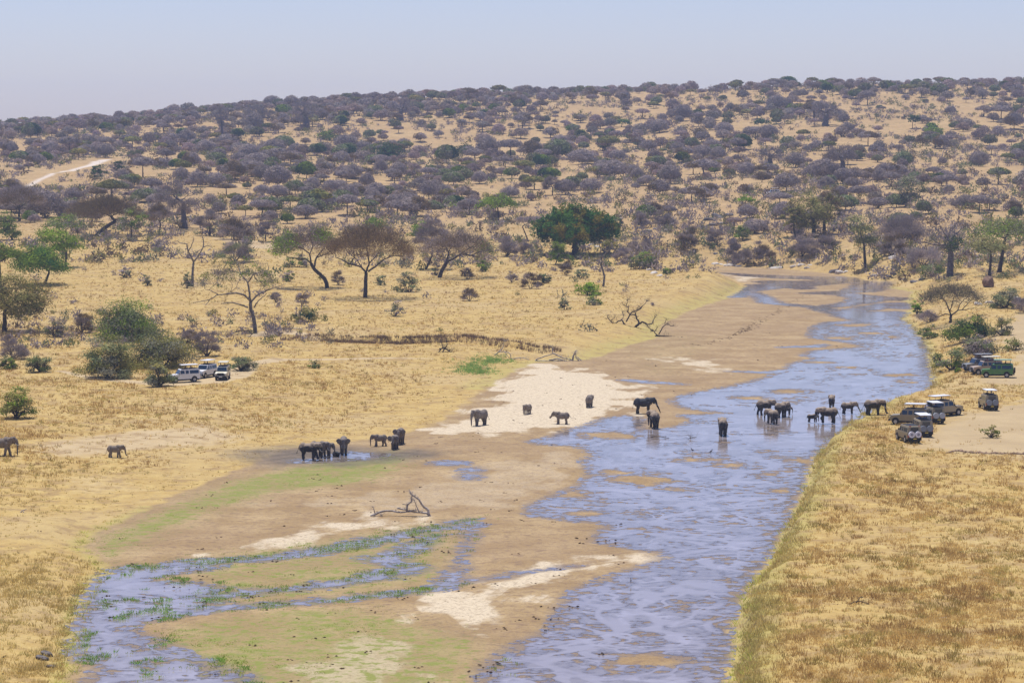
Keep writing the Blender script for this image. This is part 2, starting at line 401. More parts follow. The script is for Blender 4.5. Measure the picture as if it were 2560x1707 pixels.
# ------------------------------------------------------------------ ground sheet
def build_ground():
    ys = (1 / np.linspace(1 / 180.0, 1 / 860.0, 960))
    ys = np.concatenate([[-60, -20, 0, 30, 60, 90, 120, 140, 155, 168], ys, np.linspace(862, 2060, 560), [2080, 2120, 2200, 2350, 2600, 2900, 3300]])
    us = np.linspace(-0.2, 0.2, 1200)
    e = np.array([0.22, 0.25, 0.3, 0.36, 0.45])
    us = np.concatenate([-e[::-1], us, e])
    Yr = ys[:, None] * np.ones((1, len(us)))
    Xr = us[None, :] * (np.maximum(ys, 0) + 60 * (ys < 205) * (1 - np.maximum(ys, 0) / 205))[:, None]
    X, Y = Xr.ravel(), Yr.ravel()
    sd = sdpoly(X, Y, BED, 80.0)
    Z = terrain(X, Y, sd)
    R = side_right(X, Y)
    # ---- water: metres inside the shoreline
    wet = sdpoly(X, Y, poly_w(MAIN), 12.0)
    isl = np.full(X.shape, -30.0)
    for e_ in ISLES:
        isl = np.maximum(isl, sdell(X, Y, e_) + (fbm(X / 2.2, Y / 2.8, 3, 61) - .52) * 4.2)
    wet = np.minimum(wet, -isl)
    wob = (fbm(X / 2.6, Y / 3.4, 3, 62) - .5)
    for pts, w in THREADS:
        wet = np.maximum(wet, sdline(X, Y, poly_w(pts), w, 12.0) + wob * 1.2)
    for pts, w in LCH:
        wet = np.maximum(wet, sdline(X, Y, poly_w(pts), w, 12.0) + wob * 2.6)
    wet = np.maximum(wet, np.minimum(sdpoly(X, Y, poly_w(LEFTW), 12.0), 2.5) + wob * 1.5)
    for e_ in PUDDLES:
        wet = np.maximum(wet, sdell(X, Y, e_))
    wet = np.maximum(wet, sdpoly(X, Y, poly_w(POOL), 12.0))
    nearm = 1 - sm(385, 425, Y)
    wet = np.minimum(wet, np.where(R, sd - 2.7 * nearm, sd))
    sho = np.zeros(X.shape)
    for e_ in SHOALS:
        sho = np.maximum(sho, sm(-1.0, 0.5, sdell(X, Y, e_) / 2.5))
    sho = np.maximum(sho, .62 * sm(.42, .58, fbm(X / 7, Y / 16, 3, 64)))
    lw = sdpoly(X, Y, poly_w(LEFTW), 12.0)
    sho = np.maximum(sho, 0.75 * sm(0, 1.5, lw))
    # bed falls under the water, rises in islands
    Z = np.where(sd > -3.5, Z * sm(-1.0, -3.5, wet) - 0.014 * sm(-2.2, -1.2, wet), Z)
    Z = np.where((sd > 0), np.maximum(Z, np.where(wet < -2.5, 0.01, -0.3)), Z)
    # ---- covers
    white = np.zeros(X.shape)
    for p, s in WHITE:
        white = np.maximum(white, s * sm(-2.2, 3.2, sdpoly(X, Y, poly_w(p), 20) + (fbm(X / 3, Y / 5, 4, 81) - .5) * 13))
    green = np.zeros(X.shape)
    for p, s in GREEN:
        green = np.maximum(green, s * sm(-3, 4, sdpoly(X, Y, poly_w(p), 20)))
    for pts, w in LCH[:3]:
        dl = sdline(X, Y, poly_w(pts), w, 12.0)
        green = np.maximum(green, 0.85 * sm(-1.6, -0.2, dl))
    edge = np.where(~R & (sd < 3), 0.75 * sm(-9, -1, -np.abs(sd)) * (Y > 430) * (Y < 700), 0)
    edge = np.maximum(edge, np.where(R & (Y < 700), 0.85 * sm(-4, -.5, sd) * sm(3, 1, sd), 0))
    edge = np.maximum(edge, np.where(~R & (Y < 300), 0.7 * sm(-3, -.5, -np.abs(sd)), 0))
    tr = np.zeros(X.shape)
    for p, w in TRACKS:
        tr = np.maximum(tr, sm(-0.7, 0.9, sdline(X, Y, poly_w(p, 1.0), np.array(w) if not np.isscalar(w) else w, 12.0)))
    for p, s in DUST:
        tr = np.maximum(tr, s * sm(-4, 4, sdpoly(X, Y, poly_w(p, 0.3), 20) + (fbm(X / 6, Y / 8, 3, 82) - .5) * 8))
    hr = hit(*np.array(HILLROAD, float).T)[:, :2]
    hroad = .7 * sm(-1.5, 1.5, sdline(X, Y, hr, [1.2, 1.2, 1.3, 1.6, 2.5, 3], 30.0))
    lot = np.zeros(X.shape)
    for p in LOT:
        lot = np.maximum(lot, sm(-1.5, 1.5, sdpoly(X, Y, poly_w(p, 2.9), 20) + (fbm(X / 4, Y / 5, 3, 83) - .5) * 4))
    lot *= R
    mud = sm(-5, 3, sdpoly(X, Y, poly_w(MUD), 20) + (fbm(X / 4, Y / 5, 3, 84) - .5) * 5)
    mud = np.maximum(mud, R * nearm * sm(1.3, .3, np.abs(sd - 2.7)) * .8 * (fbm(X / 1.5, Y / 2, 2, 86) > .45))
    hill = sm(760, 950, Y + 60 * (X / np.maximum(Y, 1) > 0.05))
    bedm = sm(-0.8, 0.6, np.where(R, sd - 2.0 * nearm, sd) + (fbm(X / 2, Y / 3, 2, 85) - .5) * 2)
    damp = sm(-3.5, 0.3, wet)
    A = np.stack([bedm, green, white], 1)
    B = np.stack([damp, np.maximum(tr, 0), mud], 1)
    C = np.stack([hill, lot, edge], 1)
    D = np.stack([hroad, sm(-2, 2, -isl) * 0, 0 * sho], 1)
    D[:, 1] = sm(200, 205, Y)
    nr, nc = len(ys), len(us)
    idx = np.arange(nr * nc).reshape(nr, nc)
    Q = np.stack([idx[:-1, :-1], idx[:-1, 1:], idx[1:, 1:], idx[1:, :-1]], -1).reshape(-1, 4)
    me = mesh_np("ground", np.stack([X, Y, Z], 1), Q, True, {'A': A, 'B': B, 'C': C, 'D': D}, ground_mat())
    g = link("ground", me)
    tag(g, "dry savanna ground with sandy river bed and tawny slopes", "ground", None, 'structure')
    # ---- water sheet over the cells that are or may be wet
    wm = (wet > -2.2) & (sd > -3.0)
    qm = wm[Q].any(1)
    Qs = Q[qm]
    used, inv = np.unique(Qs, return_inverse=True)
    V = np.stack([X[used], Y[used], np.full(len(used), 0.0)], 1)
    W = np.stack([np.clip(wet[used] / 6.0, -1, 1) * .5 + .5, sho[used], sm(0, 1, lw[used])], 1)
    me2 = mesh_np("river", V, inv.reshape(-1, 4), True, {'W': W}, water_mat())
    r = link("river", me2)
    tag(r, "shallow braided river water over sand", "river", None, 'structure')

def ground_mat():
    t = NT("ground_earth")
    A, B, C, D = (t.sep(t.attr(k).outputs['Color']) for k in 'ABCD')
    n1 = t.noise(0.9, 5)
    n2 = t.noise(0.16, 4)
    n3 = t.noise(0.035, 4)
    n4 = t.noise(3.2, 3, rough=0.7)
    n5 = t.noise(0.45, 5, rough=0.75)
    # river bed
    bed = t.mix(t.ramp(n2, .35, .68), (0.30, 0.2, 0.09), (0.42, 0.3, 0.15))
    bed = t.mix(t.math('MULTIPLY', t.ramp(n3, .4, .65), .5), bed, (0.305, 0.206, 0.107))
    bed = t.mix(t.math('MULTIPLY', t.ramp(n1, .5, .68), .6), bed, (0.189, 0.12, 0.0774))
    wn = t.math('ADD', A[2], t.math('MULTIPLY', t.math('SUBTRACT', n5, .5), .5))
    bed = t.mix(t.math('MULTIPLY', t.ramp(wn, .1, .85), .95), bed, (.60, .50, .345))
    bed = t.mix(t.math('MULTIPLY', t.ramp(n4, .52, .66), .38), bed, (0.172, 0.112, 0.0645))
    bed = t.mix(t.math('MULTIPLY', t.ramp(t.noise(1.6, 4, rough=.75), .5, .64), .45), bed, (0.205, 0.138, 0.0817))
    gn = t.math('ADD', t.math('MULTIPLY', n5, .6), t.math('MULTIPLY', n2, .4))
    gm = t.ramp(t.math('ADD', t.math('MULTIPLY', A[1], .38), gn), .68, .86)
    grn = t.mix(t.ramp(n1, .35, .65), (0.172, 0.181, 0.0387), (0.31, 0.27, 0.085))
    grn = t.mix(t.ramp(n4, .5, .7), grn, (0.103, 0.146, 0.0258))
    bed = t.mix(t.math('MULTIPLY', gm, .8), bed, grn)
    spot = t.ramp(t.math('ADD', t.math('MULTIPLY', A[1], .22), t.math('ADD', t.math('MULTIPLY', n5, .5), t.math('MULTIPLY', n1, .5))), 0.655, .72)
    bed = t.mix(t.math('MULTIPLY', t.ramp(A[1], .1, .95), .38), bed, (.28, .255, .085))
    bed = t.mix(t.math('MULTIPLY', t.math('MULTIPLY', spot, t.ramp(A[1], .1, .4)), .85), bed, (.21, .23, .045))
    damp = t.math('MULTIPLY', t.ramp(t.math('ADD', B[0], t.math('MULTIPLY', t.math('SUBTRACT', n1, .5), .6)), .25, .95), .62)
    bed = t.mix(damp, bed, (0.165, 0.125, 0.1))
    # plain
    g = t.mix(t.ramp(n2, .3, .7), (0.475, 0.332, 0.112), (0.405, 0.268, 0.088))
    g = t.mix(t.ramp(n5, .42, .66), g, (0.54, 0.40, 0.145))
    g = t.mix(t.math('MULTIPLY', t.ramp(n1, .5, .72), .55), g, (0.267, 0.156, 0.0476))
    g = t.mix(t.math('MULTIPLY', t.ramp(n4, .52, .7), .35), g, (0.218, 0.131, 0.0439))
    g = t.mix(t.math('MULTIPLY', t.ramp(n3, .48, .66), .5), g, (.46, .34, .16))
    g = t.mix(t.math('MULTIPLY', t.ramp(t.math('ADD', C[2], t.math('MULTIPLY', t.math('SUBTRACT', n5, .5), .8)), .15, .9), .75), g, (0.385, 0.325, 0.095))
    tn = t.math('ADD', B[1], t.math('MULTIPLY', t.math('SUBTRACT', n5, .5), .6))
    g = t.mix(t.math('MULTIPLY', t.ramp(tn, .3, .9), .85), g, (0.49, 0.378, 0.224))
    g = t.mix(t.math('MULTIPLY', t.ramp(t.noise(.3, 5, rough=.7), .49, .62), .6), g, (0.27, 0.172, 0.08))
    # hill
    h = t.mix(t.ramp(n3, .35, .65), (.41, .265, .115), (.47, .32, .145))
    h = t.mix(t.ramp(n2, .4, .7), h, (.37, .25, .105))
    h = t.mix(t.math('MULTIPLY', t.ramp(n5, .48, .64), .6), h, (.24, .165, .085))
    h = t.mix(t.math('MULTIPLY', t.ramp(n1, .52, .7), .4), h, (.22, .16, .1))
    g = t.mix(C[0], g, h)
    lotc = t.mix(t.ramp(n2, .3, .7), (0.396, 0.292, 0.155), (0.464, 0.35, 0.189))
    lotc = t.mix(t.math('MULTIPLY', t.ramp(n5, .5, .75), .3), lotc, (0.327, 0.241, 0.172))
    g = t.mix(C[1], g, lotc)
    g = t.mix(D[0], g, (0.688, 0.619, 0.55))
    col = t.mix(A[0], g, bed)
    mudc = t.mix(t.ramp(n5, .4, .65), (0.086, 0.0731, 0.0602), (0.181, 0.142, 0.107))
    col = t.mix(t.math('MULTIPLY', B[2], .85), col, mudc)
    rough = t.math('SUBTRACT', .92, t.math('MULTIPLY', damp, .55))
    bmp = t.math('ADD', t.math('MULTIPLY', n4, .4), n1)
    return t.out(t.bsdf(col, rough, .25, bump=bmp, bs=.75, bd=.3))

def water_mat():
    t = NT("river_water")
    W = t.sep(t.attr('W').outputs['Color'])
    n1 = t.noise(0.85, 5, rough=.62)
    n2 = t.noise(0.22, 4, rough=.6, dist=.8)
    n3 = t.noise(2.6, 3, rough=.6)
    silt = t.noise(0.09, 4, rough=.6, dist=2.6)
    nn = t.math('ADD', t.math('MULTIPLY', n1, .68), t.math('MULTIPLY', n2, .32))
    nd = t.math('SUBTRACT', nn, .5)
    # clean threads of current wind between mottled shoals
    thr = t.math('ABSOLUTE', t.math('SUBTRACT', t.noise(.062, 2.5, rough=.5, dist=1.6), .5))
    thr2 = t.math('ABSOLUTE', t.math('SUBTRACT', t.noise(.12, 2, rough=.5, dist=1.2), .47))
    gap = t.math('MULTIPLY', t.ramp(thr, .012, .05), t.ramp(thr2, .008, .03))
    M = t.math('MULTIPLY', gap, t.math('ADD', .45, t.math('MULTIPLY', W[1], .55)))
    amp = t.math('ADD', 1.0, t.math('MULTIPLY', M, 1.9))
    lift = t.math('MINIMUM', W[0], t.math('SUBTRACT', 1.0, t.math('MULTIPLY', M, .47)))
    f = t.math('SUBTRACT', lift, t.math('MULTIPLY', nd, amp))
    fac = t.ramp(f, .44, .52)
    deep = t.ramp(f, .5, .8)
    body = t.mix(deep, (.17, .135, .115), (.25, .21, .19))
    body = t.mix(t.math('MULTIPLY', t.ramp(silt, .5, .68), t.math('MULTIPLY', deep, .75)), body, (.4, .36, .38))
    body = t.mix(t.math('MULTIPLY', t.math('SUBTRACT', 1.0, gap), .45), body, (.38, .34, .36))
    bump = t.math('ADD', t.math('MULTIPLY', n3, .35), n1)
    rip = t.ramp(t.noise(.12, 3), .35, .7)
    rough = t.math('ADD', .03, t.math('MULTIPLY', rip, .07))
    w = t.bsdf(body, rough, .62, bump=bump, bs=.10, bd=.14, IOR=1.36)
    tr = t.n("ShaderNodeBsdfTransparent").outputs[0]
    mx = t.n("ShaderNodeMixShader")
    t.t.links.new(fac, mx.inputs[0])
    t.t.links.new(tr, mx.inputs[1])
    t.t.links.new(w, mx.inputs[2])
    return t.out(mx.outputs[0])
build_ground()
# ------------------------------------------------------------------ plants
RNG = np.random.default_rng(7)
def mat_foliage(name="foliage", trans=.22):
    t = NT(name)
    c = t.attr('col').outputs['Color']
    oi = t.n("ShaderNodeObjectInfo").outputs['Random']
    c = t.mix(t.math('MULTIPLY', oi, .3), c, (.1, .08, .05))
    d = t.n("ShaderNodeBsdfDiffuse")
    t.t.links.new(c, d.inputs[0])
    tl = t.n("ShaderNodeBsdfTranslucent")
    t.t.links.new(c, tl.inputs[0])
    m = t.n("ShaderNodeMixShader", i={0: trans})
    t.t.links.new(d.outputs[0], m.inputs[1])
    t.t.links.new(tl.outputs[0], m.inputs[2])
    return t.out(m.outputs[0])
def mat_bark(name, a, b):
    t = NT(name)
    n = t.noise(2.2, 4)
    return t.out(t.bsdf(t.mix(t.ramp(n, .35, .65), a, b), .9, .1, bump=n, bs=.5, bd=.1))
M_FOL = mat_foliage()
M_GRS = mat_foliage('grass_blades', .5)
M_BARK = mat_bark("dark_bark", (.045, .036, .032), (.11, .09, .08))
M_PALE = mat_bark("pale_bark", (.12, .1, .085), (.3, .26, .22))
M_DEAD = mat_bark("weathered_wood", (.28, .24, .21), (.52, .46, .41))
M_BAOB = mat_bark("baobab_bark", (.1, .085, .09), (.2, .175, .175))

class Tubes:
    def __init__(s, sides=5):
        s.V, s.F, s.n, s.k = [], [], 0, sides
        a = np.arange(sides) / sides * 2 * math.pi
        s.ca, s.sa = np.cos(a), np.sin(a)
    def add(s, P, r):
        P = np.asarray(P, float)
        r = np.broadcast_to(np.asarray(r, float), (len(P),))
        T = np.gradient(P, axis=0)
        T /= np.linalg.norm(T, axis=1, keepdims=True) + 1e-9
        ref = np.array([1.0, 0, 0]) if abs(T[:, 0]).max() < .85 else np.array([0, 1.0, 0])
        U = np.cross(T, ref)
        U /= np.linalg.norm(U, axis=1, keepdims=True) + 1e-9
        W = np.cross(T, U)
        R = P[:, None, :] + r[:, None, None] * (U[:, None, :] * s.ca[None, :, None] + W[:, None, :] * s.sa[None, :, None])
        m, k = len(P), s.k
        s.V.append(R.reshape(-1, 3))
        i = np.arange(m * k).reshape(m, k) + s.n
        j = np.roll(i, -1, axis=1)
        s.F.append(np.stack([i[:-1], j[:-1], j[1:], i[1:]], -1).reshape(-1, 4))
        # close both ends with one centre point each
        c0 = s.n + m * k
        s.V.append(np.array([P[0], P[-1]]))
        s.F.append(np.stack([j[0], i[0], np.full(k, c0), np.full(k, c0)], -1)[:, [0, 1, 2, 2]])
        s.F.append(np.stack([i[-1], j[-1], np.full(k, c0 + 1), np.full(k, c0 + 1)], -1)[:, [0, 1, 2, 2]])
        s.n += m * k + 2
    def mesh(s, name, mat):
        V = np.concatenate(s.V)
        Fq = np.concatenate(s.F)
        tri = Fq[:, 2] == Fq[:, 3]
        return mesh_np(name, V, [Fq[~tri], Fq[tri][:, :3]], True, mat=mat)

def curve(a, b, rng, wob=.08, n=4, sag=0.0, side=None):
    t = np.linspace(0, 1, n)[:, None]
    L = np.linalg.norm(b - a)
    off = rng.normal(size=(n, 3)) * wob * L
    off[0] = off[-1] = 0
    P = a * (1 - t) + b * t + off
    P[:, 2] += sag * L * np.sin(t[:, 0] * math.pi)
    return P
def grow(tb, rng, start, targets, r0, rmin=.03, step=.42, wob=.08, lift=0.0, depth=0, pw=.5, total=None):
    total = total or len(targets)
    n = len(targets)
    if n == 0:
        return
    if n == 1:
        r = max(r0, rmin)
        P = curve(start, targets[0], rng, wob, 4, lift)
        tb.add(P, np.linspace(r, rmin * .5, 4))
        return
    c = targets.mean(0)
    nxt = start + (c - start) * (step if depth else step * .8)
    nxt = nxt + rng.normal(size=3) * wob * np.linalg.norm(nxt - start)
    rn = max(r0 * .86, rmin)
    P = curve(start, nxt, rng, wob * .6, 3, lift)
    tb.add(P, np.linspace(max(r0, rmin), rn, 3))
    d = targets - nxt
    d = d / (np.linalg.norm(d, axis=1, keepdims=True) + 1e-6)
    # split into two or three by direction
    k = 3 if (depth == 0 and n > 8) else 2
    cen = d[rng.choice(n, min(k, n), replace=False)]
    for _ in range(5):
        lab = np.argmax(d @ cen.T, axis=1)
        for q in range(len(cen)):
            if (lab == q).any():
                v = d[lab == q].mean(0)
                cen[q] = v / (np.linalg.norm(v) + 1e-6)
    if len(np.unique(lab)) < 2:
        lab = np.arange(n) % 2
    for q in np.unique(lab):
        m = lab == q
        grow(tb, rng, nxt, targets[m], rn * (m.sum() / n) ** pw, rmin, step, wob, lift * .6, depth + 1, pw, total)

def leaves(rng, centres, crad, n, size, col, colvar=.2, flat=.5, bare=False, cols=None, out=None, width=.12, cen=None):
    """n small faces clustered round the centres; bare = twigs, else leaf sprays"""
    m = len(centres)
    idx = rng.integers(0, m, n)
    crad = np.broadcast_to(np.asarray(crad, float), (m,))
    g = rng.normal(size=(n, 3)) * .5
    g[:, 2] *= flat
    P = centres[idx] + g * crad[idx][:, None]
    d = rng.normal(size=(n, 3))
    d[:, 2] = np.abs(d[:, 2]) * (.8 if bare else .5) + (.25 if bare else 0)
    if out is not None:
        d = d * .6 + (P - out) / (np.linalg.norm(P - out, axis=1, keepdims=True) + 1e-6)
    d /= np.linalg.norm(d, axis=1, keepdims=True)
    s = rng.normal(size=(n, 3))
    s = np.cross(d, s)
    s /= np.linalg.norm(s, axis=1, keepdims=True) + 1e-9
    if not bare and cen is not None:   # leaf sprays face outward, as foliage does
        N = (P - cen) / (np.linalg.norm(P - cen, axis=1, keepdims=True) + 1e-6)
        N[:, 2] += .25
        N = N + rng.normal(size=(n, 3)) * .42
        d = np.cross(N, rng.normal(size=(n, 3)))
        d /= np.linalg.norm(d, axis=1, keepdims=True) + 1e-9
        s = np.cross(N, d)
        s /= np.linalg.norm(s, axis=1, keepdims=True) + 1e-9
    L = size * rng.uniform(.6, 1.4, n)[:, None]
    if bare:
        w = L * width
        V = np.stack([P - s * w * .5, P + s * w * .5, P + d * L], 1)
    else:
        w = L * rng.uniform(.45, .8, n)[:, None]
        V = np.stack([P - d * L * .5, P + s * w * .5, P + d * L * .5, P - s * w * .5], 1)
    k = V.shape[1]
    base = np.array(col, float) if cols is None else np.asarray(cols, float)[rng.integers(0, len(cols), m)][idx]
    cl = rng.uniform(1 - colvar, 1 + colvar, m)[idx][:, None] * rng.uniform(1 - colvar, 1 + colvar, n)[:, None]
    C = np.repeat(np.clip(base * cl, 0, 1)[:, None, :] * np.ones((n, k, 1)), 1, axis=1).reshape(-1, 3)
    return V.reshape(-1, 3), np.arange(n * k).reshape(n, k), C

GREY = [(0.371, 0.308, 0.296), (0.316, 0.264, 0.268), (0.427, 0.349, 0.311)]
BROWN = [(0.225, 0.158, 0.09), (0.188, 0.135, 0.083), (0.262, 0.188, 0.105)]
OLIVE = [(.3, .28, .075), (.24, .24, .07), (.34, .3, .09)]
GREEN_ = [(.19, .27, .03), (.21, .3, .035), (.13, .2, .028)]
BRIGHT = [(.24, .38, .02), (.28, .43, .03), (.18, .3, .02)]
DARKG = [(.03, .085, .025), (.045, .1, .03), (.06, .12, .035)]
FIG = [(.05, .13, .03), (.07, .16, .035), (.08, .17, .03), (.42, .3, .05), (.06, .14, .03), (.28, .24, .04)]
GREYG = [(.26, .28, .13), (.28, .27, .18), (.21, .25, .11)]
PALEG = [(0.312, 0.296, 0.109), (0.265, 0.265, 0.102), (0.218, 0.234, 0.094)]

def crown_pts(rng, style, R, h, zt, n):
    """n targets of a crown of half width R, depth h, top at zt (tree frame)"""
    if style == 'umbrella':
        r = R * np.sqrt(rng.uniform(0, 1, n)) * .96
        a = rng.uniform(0, 2 * math.pi, n)
        z = zt - h * .72 * (r / R) ** 2.2 - rng.uniform(.02, .38, n) * h * (1 - .6 * (r / R) ** 2)
        return np.stack([r * np.cos(a), r * np.sin(a), z], 1)
    if style == 'layered':
        r = R * np.sqrt(rng.uniform(0, 1, n)) * .95
        a = rng.uniform(0, 2 * math.pi, n)
        lay = rng.integers(0, 3, n)
        z = zt - h * (.1 + .36 * lay) - .12 * h * (r / R) ** 2 + rng.normal(size=n) * h * .03
        off = (lay - 1)[:, None] * np.array([.28 * R, .1 * R])
        sc = np.array([.62, .8, .6])[lay]
        return np.stack([r * np.cos(a) * sc + off[:, 0], r * np.sin(a) * sc + off[:, 1], z], 1)
    d = rng.normal(size=(n, 3))
    d /= np.linalg.norm(d, axis=1, keepdims=True)
    rr = rng.uniform(.35, 1.0, n) ** .5
    if style == 'dome':
        d[:, 2] = np.abs(d[:, 2])
        az, ph = np.arctan2(d[:, 1], d[:, 0]), rng.uniform(0, 6, 3)
        rr = rr * (1 + .14 * np.sin(3 * az + ph[0]) + .10 * np.sin(5 * az + ph[1]) + .08 * np.sin(7 * d[:, 2] + ph[2])) * .92
        return np.stack([d[:, 0] * R * rr, d[:, 1] * R * rr, zt - h + h * .97 * d[:, 2] * rr - .05 * h], 1)
    lob = 1 + .16 * np.sin(3 * np.arctan2(d[:, 1], d[:, 0]) + rng.uniform(0, 6)) + .1 * np.sin(5 * d[:, 2] * 3)
    return np.stack([d[:, 0] * R * rr * lob, d[:, 1] * R * rr * lob, zt - h / 2 + h / 2 * d[:, 2] * rr], 1)

def dome_twigs(rng, R, h, zt, n, L, wd, cols, und=.3, jit=.55):
    """fine twig sprays lying on the skin of a rounded crown"""
    d = rng.normal(size=(n, 3))
    d /= np.linalg.norm(d, axis=1, keepdims=True)
    low = d[:, 2] < 0
    d[low, 2] *= rng.choice([-1, 1], low.sum(), p=[.72, .28])
    az = np.arctan2(d[:, 1], d[:, 0])
    ph = rng.uniform(0, 6.3, 4)
    lob = 1 + .10 * np.sin(3 * az + ph[0]) + .08 * np.sin(5 * az + ph[1]) + .06 * np.sin(9 * az + 4 * d[:, 2] + ph[2])
    top = 1 + .07 * np.sin(5 * d[:, 0] + ph[3]) * np.cos(4 * d[:, 1] + ph[0])
    rr = np.where(rng.uniform(size=n) < .75, rng.uniform(.8, 1.07, n), rng.uniform(.4, .8, n))
    P = np.stack([d[:, 0] * R * rr * lob, d[:, 1] * R * rr * lob, zt - h * .75 + np.where(d[:, 2] > 0, d[:, 2] * h * .75 * top, d[:, 2] * h * und) * rr], 1)
    N = np.stack([d[:, 0] / R, d[:, 1] / R, d[:, 2] / h * 1.2 + .02], 1)
    N /= np.linalg.norm(N, axis=1, keepdims=True)
    N = N + rng.normal(size=(n, 3)) * jit
    t = np.cross(N, rng.normal(size=(n, 3)))
    t /= np.linalg.norm(t, axis=1, keepdims=True) + 1e-9
    s = np.cross(N, t)
    s /= np.linalg.norm(s, axis=1, keepdims=True) + 1e-9
    l = L * rng.uniform(.6, 1.4, (n, 1))
    V = np.stack([P - t * l * .5 - s * wd * l * .5, P - t * l * .5 + s * wd * l * .5, P + t * l * .5], 1).reshape(-1, 3)
    cols = np.asarray(cols)
    cc = cols[(np.floor((az + 3.2) * 1.3).astype(int) + (d[:, 2] > .5)) % len(cols)] * rng.uniform(.8, 1.2, (n, 1))
    return V, np.arange(n * 3).reshape(n, 3), np.repeat(cc, 3, axis=0)
def plant_mesh(seed, style, R, h, zt, base=(0, 0), fork=None, trunk_r=.3, ntar=60, nleaf=3000, size=.3, cols=GREY, bare=True, wood=None, clump=None, flat=.5, stems=1, wob=.08, rmin=.04, colvar=.22, off=(0, 0), width=.15, extra=None, sparse=1.0, bend=None, step=.42):
    """returns (trunk mesh, crown mesh) in the plant's own frame, base at the origin; off shifts the crown sideways"""
    rng = np.random.default_rng(seed)
    T = crown_pts(rng, style, R, h, zt, ntar)
    T[:, 0] += off[0]
    T[:, 1] += off[1]
    tb = Tubes(6)
    if stems == 1:
        fz = fork[2] if fork else zt - h * 1.15
        fx, fy = (fork[0], fork[1]) if fork else (off[0] * .35, off[1] * .35)
        f = np.array([fx, fy, max(fz, .12 * zt)])
        b = np.array([0, 0, -.25])
        t = np.linspace(0, 1, 7)[:, None]
        P = b * (1 - t) + f * t
        if bend:
            P[:, 0] += bend * np.sin(t[:, 0] * math.pi)
        P[1:-1] += rng.normal(size=(5, 3)) * trunk_r * .12
        rr = trunk_r * (np.linspace(1.25, .82, 7))
        rr[0] *= 1.25
        tb.add(P, rr)
        grow(tb, rng, f, T, trunk_r * .78, rmin, step, wob)
    else:
        a = np.arctan2(T[:, 1], T[:, 0])
        lab = ((a + math.pi) / (2 * math.pi) * stems).astype(int) % stems
        for q in range(stems):
            m = lab == q
            if not m.any():
                continue
            s0 = rng.normal(size=3) * R * .05
            s0[2] = -.1
            grow(tb, rng, s0, T[m], trunk_r, rmin, step + .05, wob)
    wm = tb.mesh("trunk", wood or M_BARK)
    clump = clump or R * (.27 if stems == 1 else .3)
    C = T if sparse >= 1 else T[rng.uniform(size=len(T)) < sparse]
    if not len(C):
        C = T[:2]
    Vs, Fs, Cs, n0 = [], [], [], 0
    cen = np.array([off[0], off[1], zt - h])
    V, Fq, Cc = leaves(rng, C, clump, nleaf, size, None, colvar, flat, bare, cols, cen if bare else None, width, cen)
    out = [(V, Fq, Cc)]
    if extra:   # (n, size, cols, selector) a second kind of foliage on part of the crown
        en, es, ec, sel = extra
        m = sel(T)
        if m.any():
            out.append(leaves(rng, T[m], clump, en, es, None, colvar, flat, False, ec, None, .12, cen))
    V = np.concatenate([o[0] for o in out])
    Cc = np.concatenate([o[2] for o in out])
    Fl, n0 = [], 0
    for o in out:
        Fl.append(o[1] + n0)
        n0 += len(o[0])
    if len(Fl) == 2 and Fl[0].shape[1] == Fl[1].shape[1]:
        Fl = [np.concatenate(Fl)]
    cm = mesh_np("crown", V, Fl, False, Cc, M_FOL)
    return wm, cm

def plant(name, label, cat, loc, meshes, parts=('trunk', 'crown'), group=None):
    r = empty(name, loc)
    tag(r, label, cat, group)
    for p, me in zip(parts, meshes):
        if me is not None:
            link(p, me, r)
    return r

def hero(name, label, bx, by, x0, x1, y0, y1, style='umbrella', group=None, cat='tree', **kw):
    """a plant whose trunk meets the ground seen at (bx, by) and whose crown spans the given outline"""
    w = hit(bx, by)[0]
    k = w[1] / F
    R = (x1 - x0) / 2 * k
    off = ((x0 + x1) / 2 - bx) * k
    zt = (by - y0) * k
    h = (y1 - y0) * k
    if 'fork' in kw and kw['fork']:
        fx, fy = kw['fork']
        kw['fork'] = ((fx - bx) * k, 0, (by - fy) * k)
    if 'bend' in kw:
        kw['bend'] *= k
    kw.setdefault('seed', int(bx * 7 + by))
    kw.setdefault('trunk_r', max(.09, (x1 - x0) * k * .022))
    bare = kw.get('bare', True)
    ds = 0.11 * (k / .09)
    kw.setdefault('size', ds * (4.5 if bare else 3.4))
    area = 2.3 * R * h
    dens = kw.pop('dens', 1.0)
    per = kw['size'] ** 2 * (.06 if bare else .35)
    kw.setdefault('nleaf', int(min(30000, max(300, dens * (3.4 if bare else 3.2) * area / per))))
    kw.setdefault('ntar', int(min(130, max(24, area * .7))))
    me = plant_mesh(style=style, R=R, h=h, zt=zt, off=(off, 0), **kw)
    r = plant(name, label, cat, tuple(w), me, ('stem' if cat == 'shrub' else 'trunk', 'foliage' if cat == 'shrub' else 'crown'), group)
    return r
